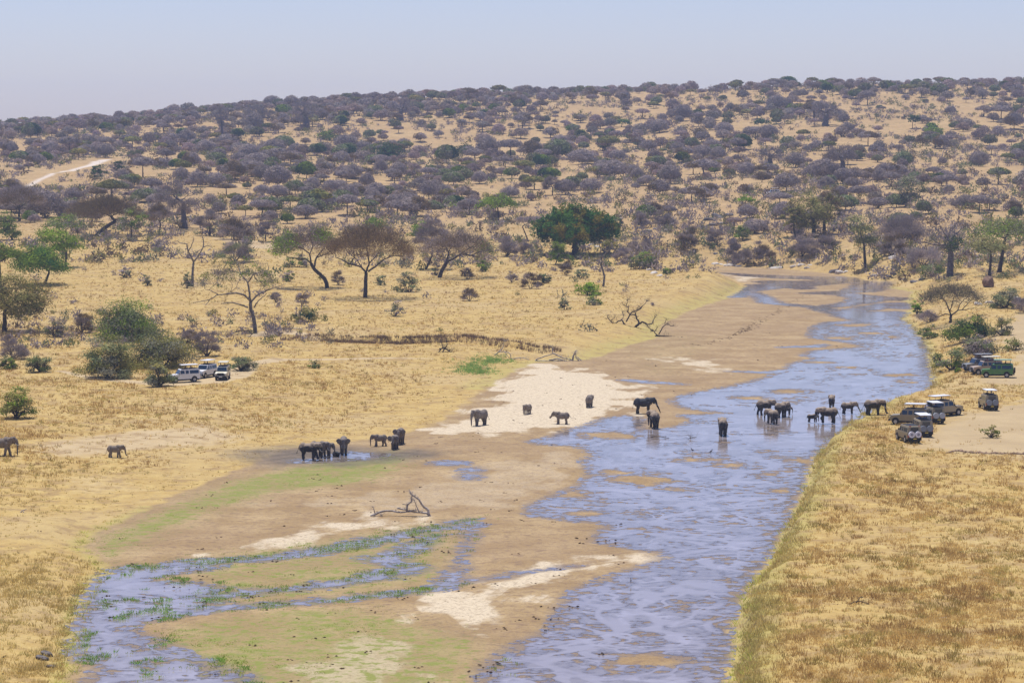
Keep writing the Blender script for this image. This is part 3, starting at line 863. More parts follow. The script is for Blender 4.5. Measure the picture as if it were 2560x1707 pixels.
# ------------------------------------------------------------------ trees that stand out in the picture
left_of = lambda f: (lambda T: T[:, 0] < T[:, 0].min() + f * (T[:, 0].max() - T[:, 0].min()))
top_of = lambda f: (lambda T: T[:, 2] > T[:, 2].max() - f * (T[:, 2].max() - T[:, 2].min()))
any_of = lambda f, s=3: (lambda T: np.random.default_rng(s).uniform(size=len(T)) < f)
right_top = lambda T: (T[:, 0] > .25 * T[:, 0].max()) & (T[:, 2] > np.median(T[:, 2]))
hero('acacia_tree', "slim grey thorn tree leaning right just behind the low forked brown tree", 1063, 674, 1036, 1125, 548, 630, cols=GREY, fork=(1080, 640), dens=.7, trunk_r=0.28)
_fig = hero('fig_tree', "huge dense dark green tree with yellowing leaves in its crown, beyond the plain", 1437, 637, 1322, 1532, 527, 598, style='dome', cols=FIG, bare=False, fork=(1437, 612), dens=2.6, size=.7, trunk_r=1.0, ntar=130, clump=1.9)
def fig_crown():
    k = _fig.location.y / F
    r = np.random.default_rng(77)
    V, Fq, C = dome_twigs(r, 103 * k, 80 * k, 113 * k, 26000, .6, .75, FIG[:3], und=.3, jit=.75)
    V = V.reshape(-1, 3, 3)
    c = V.mean(1)
    m = fbm(c[:, 0] / 2.4 + 9, c[:, 2] / 1.8 + c[:, 1] / 3.0, 3, 15)
    sh = (m - .5)[:, None] * (c - np.array([0, 0, 60 * k])) * .9
    V = (V + sh[:, None, :]).reshape(-1, 3)
    y = np.repeat(sm(.55, .68, fbm(c[:, 0] / 1.8 + 3, c[:, 2] / 1.4, 3, 5) + .07 * np.exp(-((c[:, 0] - 1.5) / 5.0) ** 2)), 3)[:, None] * .8
    C = C * (1 - y) + np.array([.27, .2, .035]) * y
    for ch in _fig.children:
        if ch.name.startswith('crown'):
            ch.data = mesh_np("crown", V, Fq, False, C, M_FOL)
fig_crown()
hero('green_tree', "small round green thorn tree before the huge dark green tree", 1388, 662, 1366, 1429, 600, 648, style='dome', cols=GREEN_, bare=False, fork=(1392, 650), dens=1.0, size=.3, trunk_r=0.157)
hero('acacia_tree', "flat topped green thorn tree alone on the slope, left above the huge dark green tree", 1247, 552, 1195, 1297, 481, 528, cols=GREEN_, bare=False, fork=(1245, 530), dens=.8, trunk_r=0.336)
hero('acacia_tree', "large green topped umbrella tree at the right edge of the picture above the bank", 2498, 681, 2414, 2600, 543, 604, cols=GREEN_ + GREYG, bare=False, fork=(2510, 606), dens=.65, trunk_r=0.448, ntar=110)
hero('acacia_tree', "yellow green soft crowned tree, thin dark trunk, below the large umbrella tree at right", 2473, 691, 2410, 2524, 588, 642, cols=PALEG, bare=False, fork=(2477, 640), dens=.65, trunk_r=0.308)
hero('olive_tree', "leftmost and narrowest of the three olive brown trees above the river bend", 1990, 594, 1955, 2010, 495, 580, style='ball', cols=OLIVE, bare=False, fork=(1984, 572), dens=.8, trunk_r=0.28)
hero('olive_tree', "middle one of the three olive brown trees above the river bend, stout dark trunk", 2033, 590, 1975, 2075, 482, 575, style='ball', cols=OLIVE, bare=False, fork=(2036, 560), dens=.9, trunk_r=0.616, ntar=90)
hero('olive_tree', "rightmost of the three olive brown trees above the river bend", 2061, 584, 2030, 2106, 474, 560, style='ball', cols=OLIVE + BROWN, bare=False, fork=(2060, 548), dens=.9, trunk_r=0.504, ntar=90)
hero('acacia_tree', "pale yellow green layered tree right of the three olive brown trees", 2164, 668, 2106, 2200, 536, 608, style='layered', cols=PALEG, bare=False, fork=(2160, 620), dens=.6, trunk_r=0.392)
hero('green_tree', "green crowned tree with forked dark trunk beside the left edge, over the olive tree", 110, 712, 35, 168, 612, 690, style='umbrella', cols=GREEN_ + [(.05, .13, .03)], bare=False, fork=(124, 680), dens=1.7, trunk_r=0.308, ntar=110, clump=2.2)
hero('green_tree', "green tree cut off by the left edge with bare dark boughs beneath its crown", 2, 720, -60, 54, 610, 660, cols=GREEN_, bare=False, fork=(0, 668), dens=1.7, trunk_r=0.336)
hero('olive_tree', "big olive brown leafy tree at the left edge beside the gully", 11, 829, -45, 124, 684, 792, style='ball', cols=OLIVE + [(.2, .15, .05)], bare=False, fork=(12, 780), dens=1.2, trunk_r=0.42, ntar=120, clump=2.0)
hero('acacia_tree', "bright lime green layered thorn tree near the left edge", 165, 668, 82, 214, 574, 622, style='layered', cols=BRIGHT, bare=False, fork=(166, 630), dens=1.2, trunk_r=0.28)
hero('acacia_tree', "grey green broad crowned tree behind the lime green tree", 168, 612, 106, 220, 534, 580, cols=GREYG + GREEN_, bare=False, fork=(166, 585), dens=.75, trunk_r=0.28)
hero('green_tree', "dense green tree at the far left edge above the other green trees", 34, 600, -30, 54, 531, 588, style='dome', cols=GREEN_, bare=False, dens=1.0, trunk_r=0.28)
hero('acacia_tree', "big brown flat crowned thorn tree leaning right, left part of the plain's far side", 241, 590, 172, 345, 497, 548, cols=BROWN + [(.2, .165, .1)], fork=(290, 553), dens=1.3, trunk_r=0.56, bend=-6, ntar=110)
hero('green_tree', "green crowned tree with thin trunk beside the big brown flat crowned tree", 329, 601, 300, 366, 519, 575, style='ball', cols=GREYG + GREEN_, bare=False, fork=(328, 570), dens=.7, trunk_r=0.224)
hero('acacia_tree', "brownish thorn tree with vase shaped boughs left of the big baobab", 397, 586, 358, 434, 512, 560, cols=GREY + BROWN, fork=(402, 562), dens=.8, trunk_r=0.252)
hero('acacia_tree', "grey vase shaped thorn tree right of the big baobab", 525, 590, 486, 546, 517, 562, style='dome', cols=GREY, fork=(524, 568), dens=.8, trunk_r=0.252)
hero('acacia_tree', "wide dark grey thicket tree at the back of the plain right of the baobab", 585, 598, 541, 630, 534, 588, style='dome', cols=GREY + BROWN, dens=.9, trunk_r=0.28)
hero('acacia_tree', "small upright grey thorn tree alone at the back of the plain", 664, 604, 642, 690, 538, 584, style='dome', cols=GREY, fork=(664, 586), dens=.8, trunk_r=0.196)
hero('acacia_tree', "dark brown spreading thorn tree on the left edge below the white road", 48, 553, -12, 110, 464, 522, cols=BROWN + GREY, fork=(48, 536), dens=.8, trunk_r=0.448, ntar=100)
hero('green_tree', "broad green thorn tree standing in the gully behind the olive bushes", 305, 852, 236, 398, 738, 845, style='dome', cols=GREEN_ + GREYG, bare=False, fork=(306, 838), dens=1.6, trunk_r=.3, ntar=130, clump=1.9)
hero('acacia_tree', "thin grey flat crowned tree leaning left of the huge dark green tree", 1322, 604, 1278, 1362, 543, 562, cols=GREY, fork=(1306, 566), dens=.9, trunk_r=0.196)
hero('acacia_tree', "rounded lime green tree above the slope right of the far olive trees", 1860, 530, 1841, 1892, 487, 508, cols=BRIGHT + GREEN_, bare=False, dens=.8, trunk_r=0.196)
hero('green_tree', "grey green leafy tree rising on the mid slope at the right", 2262, 518, 2232, 2312, 440, 505, style='ball', cols=GREYG, bare=False, dens=.8, trunk_r=0.28)
hero('green_tree', "round bright green tree between two bare umbrella trees, left of centre", 1042, 590, 1018, 1084, 546, 588, style='dome', cols=BRIGHT + GREEN_, bare=False, dens=.9)
hero('green_tree', "round green tree showing above the widest umbrella tree", 935, 572, 902, 974, 540, 570, style='dome', cols=BRIGHT + GREEN_, bare=False, dens=.9)
hero('green_tree', "dark green dense tree on the left slope above the plain", 975, 398, 935, 1012, 351, 394, style='dome', cols=DARKG, bare=False, dens=1.1)
hero('green_tree', "smaller dark green tree right of the dense dark green one on the slope", 1165, 384, 1141, 1187, 353, 380, style='dome', cols=DARKG, bare=False, dens=1.1)
hero('green_tree', "fresh green cushion shaped tree on the upper left slope", 817, 350, 792, 843, 321, 346, style='dome', cols=GREEN_, bare=False, dens=1.0)
hero('green_tree', "fresh green low wide tree on the upper right slope", 2335, 340, 2305, 2366, 310, 334, style='dome', cols=GREEN_, bare=False, dens=1.0)
hero('green_tree', "small round dark green tree on a thin trunk, upper right slope", 2281, 322, 2263, 2300, 281, 303, style='dome', cols=DARKG, bare=False, dens=1.0)
hero('green_tree', "flat green tree in the middle of the upper slope", 1554, 318, 1529, 1580, 297, 313, cols=GREEN_ + DARKG, bare=False, dens=1.0)
hero('green_tree', "dark green flat tree on the slope right of the upper baobab's foot", 1905, 320, 1883, 1927, 296, 312, cols=DARKG, bare=False, dens=1.0)
hero('green_tree', "dark round tree beside the end of the white hill road", 247, 447, 228, 265, 412, 444, style='ball', cols=DARKG, bare=False, dens=1.0)
hero('green_tree', "dark upright tree right of the white hill road", 297, 437, 284, 310, 399, 432, style='ball', cols=DARKG, bare=False, dens=1.0)
hero('green_tree', "light green low crown on the left slope above the baobab", 607, 400, 590, 640, 360, 390, style='dome', cols=GREYG, bare=False, dens=.8)
hero('acacia_tree', "soft green wide tree half hidden behind grey trees, left of centre", 1150, 530, 1098, 1178, 498, 526, style='dome', cols=GREEN_ + GREY, bare=False, dens=.7)
hero('acacia_tree', "green flat thorn tree behind the plain, left of the tree clump", 830, 520, 790, 868, 492, 512, cols=GREEN_, bare=False, dens=.7)
hero('green_tree', "green topped tree on the rocky knoll above the river's far shore", 1858, 600, 1820, 1878, 549, 590, style='dome', cols=GREEN_ + GREYG, bare=False, dens=.8)
hero('acacia_tree', "grey thorn tree with straight bare trunk alone on the middle slope", 1381, 488, 1357, 1402, 436, 470, style='dome', cols=GREY, fork=(1381, 470), dens=.9, trunk_r=0.196)

# baobabs: thick tapering trunk, stubby bare boughs, thin twigs
def baobab(label, bx, by, x0, x1, y0, y1, tw, extra=None, fork=None, dens=.35):
    k = hit(bx, by)[0][1] / F
    return hero('baobab_tree', label, bx, by, x0, x1, y0, y1, style='ball', cols=[(.25, .21, .215), (.3, .26, .26)], wood=M_BAOB, trunk_r=tw * .4 * k, fork=fork or (bx, by - (by - y0) * .5), dens=dens, wob=.14, rmin=.09, ntar=60, extra=extra, step=.5)
baobab("big bare baobab with writhing boughs at the back of the plain, left of centre", 460, 571, 396, 505, 452, 525, 17)
baobab("fat baobab with short crown on the upper right slope", 2064, 314, 2033, 2096, 256, 292, 18)
baobab("baobab with open fan of black boughs on the right middle slope", 1925, 418, 1895, 1960, 368, 402, 17)
baobab("tall baobab with wide bare crown above the olive trees", 2106, 447, 2056, 2142, 362, 408, 18)
baobab("baobab on the left skyline slope, trunk darker than its crown", 765, 325, 722, 800, 257, 303, 20)
baobab("short thick baobab below the skyline left of the twin baobabs", 555, 348, 537, 572, 268, 320, 9)
baobab("left one of the twin baobabs under the left skyline", 636, 320, 612, 664, 268, 303, 10)
baobab("right one of the twin baobabs under the left skyline", 651, 326, 640, 690, 272, 308, 10)
baobab("squat baobab among grey trees left of the twin baobabs", 1002, 302, 972, 1035, 250, 284, 15)


def traced(name, label, bx, by, lines, crown, style, cols, wood=None, ntar=110, nleaf=12000, size=.5, bare=True, clump=None, extra=None, seed=1, width=.16, depth=.5, flat=.5, sparse=1.0, rmin=.05, wob=.1, fuzz=0):
    """a tree whose main boughs follow the outline seen in the photograph, spread out in depth as well, with finer boughs grown to a full crown"""
    w = hit(bx, by)[0]
    k = w[1] / F
    rng = np.random.default_rng(seed)
    x0, x1, y0, y1 = crown
    R, h, zt, off = (x1 - x0) / 2 * k, (y1 - y0) * k, (by - y0) * k, ((x0 + x1) / 2 - bx) * k
    T = crown_pts(rng, style, R, h, zt, ntar)
    T[:, 0] += off
    tb = Tubes(7)
    yo, ends = {}, []
    for pts, r0, r1 in lines:
        P = []
        for i, (x, y) in enumerate(pts):
            if (x, y) not in yo:
                pr = P[-1][1] if P else 0.0
                sg = rng.choice([-1, 1]) if not P or abs(pr) < .05 else np.sign(pr)
                yo[(x, y)] = 0.0 if (not P or r0 > 3.9) else pr + sg * abs(rng.normal()) * depth * k * 9
            P.append([(x - bx) * k, yo[(x, y)], (by - y) * k])
        P = np.array(P)
        m = len(P) * 3
        t = np.linspace(0, len(P) - 1, m)
        P = np.stack([np.interp(t, range(len(P)), P[:, q]) for q in range(3)], 1)
        P[1:-1] += rng.normal(size=(m - 2, 3)) * k * .45
        if abs(P[0][2]) < .8:
            P[0, 2] = -.3
        tb.add(P, np.linspace(r0, r1, m) * k)
        if r0 < 3.9:
            for q in (m - 1, int(m * .6)):
                ends.append((P[q], (r1 * .8 + (r0 - r1) * (1 - q / m) * .3) * k))
    E = np.array([e[0] for e in ends])
    near = np.argmin(((T[:, None, :] - E[None]) ** 2 * np.array([1, .8, 1.4])).sum(-1), 1)
    for q in range(len(ends)):
        if (near == q).any():
            grow(tb, rng, E[q], T[near == q], ends[q][1], rmin, .4, wob, .03, 1)
    wm = tb.mesh("trunk", wood or M_BARK)
    clump = clump or R * .24
    C = T if sparse >= 1 else T[rng.uniform(size=len(T)) < sparse]
    sets = [leaves(rng, C, clump, nleaf, size, None, .22, flat, bare, cols, np.array([off, 0, zt - h]) if bare else None, width, np.array([off, 0, zt - h]))]
    if extra:
        n, s, c, sel = extra
        mk = sel(T)
        sets.append(leaves(rng, T[mk], clump, n, s, None, .22, flat, False, c))
    V = np.concatenate([s[0] for s in sets])
    Fl, n0 = [], 0
    for s in sets:
        Fl.append(s[1] + n0)
        n0 += len(s[0])
    if len(Fl) == 2 and Fl[0].shape[1] == Fl[1].shape[1]:
        Fl = [np.concatenate(Fl)]
    cm = mesh_np("crown", V, Fl, False, np.concatenate([s[2] for s in sets]), M_FOL)
    return plant(name, label, 'tree', tuple(w), (wm, cm))
_z = lambda *p: [(450 + x / 2.94, 560 + y / 2.94) for x, y in p]
traced('acacia_tree', "wide brown umbrella thorn tree, straight dark trunk, middle of the plain", 914, 744, [(_z((1362, 545), (1365, 450), (1368, 355)), 5.6, 4.2), (_z((1368, 355), (1330, 310), (1250, 290), (1190, 255), (1150, 240)), 2.6, 1.0), (_z((1385, 350), (1440, 310), (1500, 260), (1560, 235), (1640, 240)), 2.6, 1.0), (_z((1368, 355), (1390, 290), (1380, 220), (1360, 150)), 2.6, 1.2), (_z((1390, 290), (1440, 240), (1470, 190)), 1.6, .8), (_z((1250, 290), (1290, 240), (1280, 190)), 1.4, .8), (_z((1340, 320), (1300, 260), (1230, 200)), 1.4, .8)], (808, 1036, 566, 655), 'umbrella', BROWN, ntar=150, nleaf=22000, seed=21)
traced('acacia_tree', "thorn tree on a long curved leaning trunk, green fringe at its left", 819, 720, [(_z((1085, 475), (1070, 410), (1030, 370), (985, 330), (965, 290)), 5.4, 4.0), (_z((965, 290), (955, 220), (900, 180), (830, 160)), 2.4, 1.0), (_z((985, 320), (1000, 250), (1030, 210), (1060, 180)), 2.6, 1.1), (_z((965, 290), (930, 255), (870, 250), (790, 240)), 1.8, .8), (_z((955, 220), (980, 150), (960, 120)), 1.6, .8), (_z((1000, 250), (1080, 220), (1120, 190)), 1.4, .7)], (684, 856, 567, 645), 'umbrella', GREY + BROWN, ntar=130, nleaf=12000, extra=(2600, .42, BRIGHT, lambda T: (T[:, 0] < T[:, 0].min() + 4.5) | ((T[:, 0] > T[:, 0].max() - 5) & (T[:, 2] > np.median(T[:, 2])))), seed=22)
traced('acacia_tree', "brown spreading thorn tree forked low, trunk leaning right, right of the widest umbrella tree", 1098, 694, [(_z((1907, 398), (1930, 330), (1960, 278)), 5.4, 4.2), (_z((1960, 278), (1975, 210), (1960, 180), (1930, 150)), 2.4, 1.0), (_z((1975, 210), (2010, 130)), 1.4, .8), (_z((1960, 280), (2020, 250), (2070, 215), (2140, 230), (2200, 240)), 3.0, 1.2), (_z((2070, 215), (2120, 180), (2180, 160)), 1.8, .8), (_z((2140, 230), (2200, 205), (2280, 190)), 1.6, .7)], (1050, 1238, 575, 648), 'umbrella', BROWN + GREY, ntar=130, nleaf=14000, extra=(500, .4, GREEN_, lambda T: T[:, 0] > T[:, 0].max() - 2.5), seed=23)
traced('bare_tree', "nearly leafless pale tree with long crooked boughs above the three white cars", 639, 832, [(_z((557, 805), (545, 700), (520, 620), (520, 575)), 5.4, 4.0), (_z((500, 612), (440, 590), (380, 570), (310, 580)), 2.4, .8), (_z((520, 560), (480, 520), (420, 500), (350, 510), (290, 510), (230, 550), (110, 570)), 3.0, .7), (_z((290, 510), (240, 480), (200, 470)), 1.3, .5), (_z((230, 550), (200, 590)), 1.0, .5), (_z((520, 590), (510, 500), (500, 430), (440, 370), (420, 300), (370, 240)), 3.0, .7), (_z((500, 430), (540, 370), (600, 350), (650, 340), (640, 290)), 1.9, .6), (_z((440, 370), (400, 350), (330, 340)), 1.4, .5), (_z((420, 300), (460, 280), (490, 250)), 1.2, .5), (_z((520, 575), (570, 520), (640, 490), (700, 465), (760, 480)), 2.6, .7), (_z((700, 465), (740, 455), (780, 440)), 1.2, .5), (_z((545, 612), (580, 560), (640, 510)), 1.8, .7), (_z((540, 370), (560, 420), (620, 430), (680, 420)), 1.3, .5)], (484, 718, 640, 745), 'umbrella', GREYG + GREY, M_PALE, ntar=120, nleaf=4200, size=.4, clump=1.1, sparse=.7, extra=(900, .34, OLIVE + GREEN_, any_of(.3)), seed=24, depth=.7, wob=.16, rmin=.045)
_r = lambda *p: [(1920 + x / 3.675, 650 + y / 3.675) for x, y in p]
traced('acacia_tree', "grey fine twigged umbrella tree on the right bank above the river bend", 2376, 806, [(_r((1675, 580), (1680, 505)), 4.0, 3.2), (_r((1680, 505), (1640, 495), (1560, 525), (1500, 500)), 1.6, .6), (_r((1680, 500), (1655, 440), (1630, 380), (1600, 350), (1500, 390)), 2.0, .7), (_r((1670, 470), (1690, 400), (1710, 330)), 1.4, .6), (_r((1685, 505), (1740, 465), (1810, 455), (1900, 440)), 2.0, .6), (_r((1740, 465), (1770, 400), (1830, 350)), 1.4, .6), (_r((1780, 460), (1850, 380), (1900, 340)), 1.2, .5)], (2298, 2460, 706, 770), 'umbrella', [(.2, .165, .13), (.23, .2, .14), (.2, .2, .11)], ntar=130, nleaf=9000, size=.4, seed=25)
_b = lambda *p: [(2240 + x / 3.734, 540 + y / 3.734) for x, y in p]
traced('baobab_tree', "thick baobab on the right bank wrapped with dark green creeper", 2374, 690, [(_b((500, 565), (505, 470), (508, 370), (502, 300), (500, 250)), 9.5, 5.0), (_b((500, 275), (440, 270), (330, 265), (250, 240)), 3.4, .9), (_b((500, 250), (480, 200), (440, 150), (430, 110)), 3.2, .9), (_b((505, 262), (560, 270), (650, 245)), 3.0, .9), (_b((500, 250), (540, 180), (590, 150), (620, 110)), 3.2, .9), (_b((500, 310), (430, 290), (370, 240), (320, 200)), 2.6, .8), (_b((480, 200), (500, 150), (520, 110)), 2.0, .7)], (2304, 2414, 566, 630), 'ball', [(.3, .26, .27)], M_BAOB, ntar=70, nleaf=1500, size=.6, clump=1.8, extra=(1100, .42, DARKG, lambda T: (np.abs(T[:, 0] - 1) < 2.4) & (T[:, 2] < np.percentile(T[:, 2], 65))), seed=26, depth=.6, wob=.14)

# dead trees drawn bough by bough
def dead(name, label, bx, by, lines, mat=None, cat='dead tree', twigs=40, seed=1, tl=5, depth=.35, part='branches'):
    w = hit(bx, by)[0]
    k = w[1] / F
    rng = np.random.default_rng(seed)
    tb = Tubes(6)
    yo = {}
    for pts, r0, r1 in lines:
        P = []
        for i, (x, y) in enumerate(pts):
            key = (x, y)
            if key not in yo:
                prev = P[-1][1] if P else 0
                yo[key] = prev + rng.normal() * depth * (k * 12) if P else 0
            P.append([(x - bx) * k, yo[key], (by - y) * k])
        P = np.array(P)
        if len(P) > 2:
            t = np.linspace(0, len(P) - 1, len(P) * 3)
            P = np.stack([np.interp(t, range(len(P)), P[:, q]) for q in range(3)], 1)
            P[1:-1] += rng.normal(size=(len(P) - 2, 3)) * k * .5
        tb.add(P, np.linspace(r0, r1, len(P)) * k)
        for _ in range(int(twigs * len(pts) / 20)):
            a = P[rng.integers(len(P) // 2, len(P))]
            d = rng.normal(size=3)
            d[2] = abs(d[2])
            b = a + d * k * tl
            tb.add(curve(a, b, rng, .15, 4), np.linspace(r1 * .45 * k, .2 * k, 4))
    me = tb.mesh(part, mat or M_DEAD)
    o = link(name, me)
    o.location = w
    tag(o, label, cat)
    return o
dead('dead_tree', "leafless dead tree with three raised arms at the left of the plain", 481, 716, [([(481, 718), (481, 690), (484, 655)], 4.2, 2.6), ([(484, 655), (470, 625), (468, 610), (451, 607), (440, 600)], 2.4, .6), ([(472, 628), (484, 605), (486, 594)], 1.6, .6), ([(484, 655), (500, 632), (510, 614), (505, 592)], 2.2, 1.2), ([(508, 618), (520, 614), (532, 616)], 1.4, .5), ([(484, 652), (472, 641)], 1.2, .5)], M_PALE)
dead('dead_tree', "slender dead tree with two tall curling arms, foot beside the bright green bush", 1508, 716, [([(1508, 718), (1511, 690), (1504, 664)], 3.4, 2.2), ([(1504, 664), (1504, 645), (1512, 636), (1526, 624), (1531, 615), (1528, 606)], 1.9, .6), ([(1506, 645), (1501, 630), (1498, 612), (1501, 606)], 1.5, .5), ([(1503, 664), (1494, 648), (1488, 641)], 1.5, .5), ([(1504, 666), (1496, 664)], 1, .5), ([(1504, 645), (1496, 641)], 1, .5)], M_PALE)
_k = lambda pts: [(1500 + x / 10.69, 720 + y / 10.69) for x, y in pts]
dead('fallen_dead_tree', "black fallen thorn tree hanging over the edge of the left bank", 1594, 819, [(_k([(930, 1060), (1020, 970), (1040, 900), (980, 800), (955, 700), (960, 640)]), 3.4, .8), (_k([(1020, 970), (1120, 900), (1200, 920), (1260, 975), (1400, 960), (1430, 880), (1520, 740)]), 2.6, .5), (_k([(955, 715), (800, 700), (740, 620), (760, 480)]), 1.6, .7), (_k([(700, 900), (800, 700), (860, 640), (960, 605), (1060, 570), (1130, 490)]), 1.8, 1.0), (_k([(740, 510), (660, 470), (580, 400)]), 1.0, .4), (_k([(690, 470), (730, 370), (730, 310), (770, 290)]), 1.0, .4), (_k([(1130, 490), (1240, 370), (1320, 320)]), .8, .3), (_k([(660, 1060), (700, 1010), (640, 960), (600, 870), (540, 870), (400, 950), (310, 930), (270, 870), (200, 790), (200, 720)]), 2.2, .5), (_k([(550, 860), (620, 800), (635, 740), (600, 690), (625, 640)]), 1.0, .4), (_k([(290, 860), (360, 820), (380, 770)]), .8, .3)], M_BARK, twigs=90, seed=4, tl=7, depth=.6)
dead('fallen_branch', "black fallen branches at the foot of the bank, right below the hanging dead tree", 1645, 841, [(_k([(1470, 1295), (1540, 1260), (1650, 1270), (1800, 1280), (1990, 1280)]), 2.2, .6), (_k([(1530, 1260), (1460, 1170), (1420, 1140), (1350, 1175)]), 1.6, .8), (_k([(1420, 1140), (1300, 1060), (1260, 985)]), 1.1, .7), (_k([(1480, 1140), (1530, 1050)]), 1.3, .6), (_k([(1570, 1235), (1650, 1090), (1700, 1000), (1760, 960), (1850, 975), (1910, 1025), (1990, 1010)]), 1.5, .5), (_k([(1720, 950), (1770, 860), (1790, 820)]), .9, .3)], M_BARK, cat='dead wood', twigs=70, seed=5, tl=6)
_d = lambda pts: [(640 + x / 3.675, 950 + y / 3.675) for x, y in pts]
dead('driftwood', "big grey driftwood tree stranded on the sandy bed, one limb raised to a peak", 1040, 1290, [(_d([(1050, 1250), (1130, 1215), (1220, 1200), (1310, 1215), (1440, 1200), (1470, 1195)]), 3.3, 1.3), (_d([(1610, 1262), (1575, 1225), (1500, 1215), (1400, 1208)]), 3.6, 1.6), (_d([(1600, 1262), (1580, 1190), (1540, 1160), (1495, 1085), (1440, 1050), (1415, 1015)]), 3.9, 1.4), (_d([(1385, 1200), (1390, 1140), (1430, 1110), (1435, 1050)]), 3, 1.6), (_d([(1300, 1175), (1350, 1190), (1385, 1190)]), 2.4, 1.6), (_d([(1090, 1220), (1075, 1165)]), 1.8, 0.65), (_d([(1500, 1210), (1470, 1150), (1450, 1090)]), 1.8, 0.65), (_d([(1130, 1215), (1150, 1245)]), 1.4, 0.65), (_d([(1345, 1135), (1390, 1145)]), 1.4, 0.65)], M_DEAD, cat='driftwood', twigs=130, seed=6, tl=5)
_e = lambda pts: [(1280 + x / 3.675, 650 + y / 3.675) for x, y in pts]
dead('driftwood', "tangle of grey fallen trunks at the upstream corner of the white sand bar", 1390, 902, [(_e([(210, 925), (330, 930), (440, 925), (540, 935)]), 2.6, 2.0), (_e([(220, 915), (300, 880), (370, 855), (375, 800), (340, 780)]), 1.6, .6), (_e([(375, 855), (450, 890), (560, 920)]), 1.8, .9), (_e([(340, 920), (420, 905), (520, 930)]), 2.2, 1.0), (_e([(640, 945), (590, 900), (580, 840)]), 2.0, .8), (_e([(555, 930), (570, 870), (585, 835)]), 3.0, 1.2), (_e([(600, 890), (670, 950)]), 1.6, .7)], M_DEAD, cat='driftwood', twigs=70, seed=7, tl=5)
dead('driftwood', "dark heap of sticks lodged under the cut bank", 1115, 880, [([(1095, 882), (1108, 866), (1102, 850)], 1.6, .5), ([(1104, 884), (1118, 862), (1114, 846)], 1.4, .5), ([(1098, 872), (1112, 868), (1125, 884)], 1.8, .8), ([(1106, 884), (1110, 870), (1128, 880)], 1.6, .8)], M_BARK, cat='driftwood', twigs=160, seed=8, tl=7)
dead('driftwood', "pale curved dead limb standing at the end of the cut bank", 1250, 896, [([(1236, 888), (1250, 876), (1258, 868), (1260, 852), (1272, 848)], 1.3, .5), ([(1245, 880), (1262, 878), (1275, 884), (1280, 900)], 1.4, .6), ([(1262, 880), (1274, 896)], 1.0, .5)], M_DEAD, cat='driftwood', twigs=40, seed=9)
dead('driftwood', "grey fallen branch along the foot of the bank left of the tangle", 1300, 898, [([(1280, 898), (1296, 893), (1310, 894), (1324, 899)], 1.3, .6), ([(1300, 893), (1304, 901)], .9, .5)], M_DEAD, cat='driftwood', twigs=60, seed=10)
dead('fallen_log', "pale curved fallen log in the grass above the cut bank", 725, 826, [([(689, 828), (705, 822), (730, 820), (750, 823), (762, 829)], 2.0, .9), ([(750, 823), (758, 821)], 1, .5)], M_DEAD, cat='log', twigs=10, seed=11)
dead('fallen_branch', "black fallen boughs under the pale crooked tree", 610, 842, [([(562, 850), (575, 836), (600, 826), (625, 828)], 1.8, .9), ([(560, 862), (590, 858), (620, 846), (632, 834)], 1.8, .8), ([(625, 845), (634, 860)], 1.4, .6)], M_BARK, cat='dead wood', twigs=70, seed=12)
dead('driftwood', "small star shaped snag of bleached sticks standing in the water below the elephants", 1727, 1096, [([(1727, 1100), (1726, 1092), (1718, 1086), (1703, 1089)], 1.0, .3), ([(1724, 1094), (1742, 1092)], 1.2, .5), ([(1726, 1095), (1720, 1097)], .9, .4), ([(1726, 1092), (1732, 1088)], .6, .3), ([(1727, 1090), (1727, 1086)], .6, .3)], M_PALE, cat='driftwood', twigs=10, seed=13)
dead('driftwood', "flat mossy stick floating in the reflection of the elephant seen from behind", 1650, 1093, [([(1628, 1093), (1645, 1091), (1665, 1094), (1672, 1094)], 1.1, .5), ([(1664, 1094), (1665, 1089)], .7, .3)], M_BARK, cat='driftwood', twigs=8, seed=14)
dead('stump', "grey gnarled stump in the yellow grass at the left edge", 57, 1280, [([(50, 1282), (58, 1275), (68, 1271)], 1.8, 1.0), ([(58, 1278), (62, 1286)], 1.6, .9)], M_DEAD, cat='stump', twigs=6, seed=15)
dead('fallen_branch', "thin dark branch lying right of the young elephant walking on the dusty flat", 356, 1143, [([(336, 1142), (350, 1144), (368, 1143), (377, 1140)], 1.0, .5)], M_BARK, cat='branch', twigs=4, seed=16)
dead('fallen_branch', "dark brushwood in the dry grass in the lower right corner", 2150, 1510, [([(2118, 1512), (2135, 1505), (2152, 1502), (2172, 1510)], 1.6, .7), ([(2140, 1506), (2150, 1492), (2160, 1490)], 1.2, .5), ([(2165, 1506), (2186, 1516)], 1.1, .5)], M_BARK, cat='branch', twigs=60, seed=17, tl=6)
dead('fallen_branch', "thin pale branch lying in the grass below the brushwood in the lower right corner", 2358, 1545, [([(2344, 1552), (2352, 1542), (2366, 1540), (2372, 1548)], .9, .4)], M_DEAD, cat='branch', twigs=10, seed=18)
dead('dead_tree', "bare pale dead tree with forked arms behind the plain, centre left", 1104, 512, [([(1104, 514), (1102, 498)], 3, 2), ([(1102, 498), (1088, 484), (1080, 478)], 1.6, .5), ([(1102, 498), (1112, 482), (1124, 472)], 1.6, .5), ([(1102, 496), (1106, 476), (1110, 462)], 1.4, .4)], M_PALE, twigs=60, seed=19)

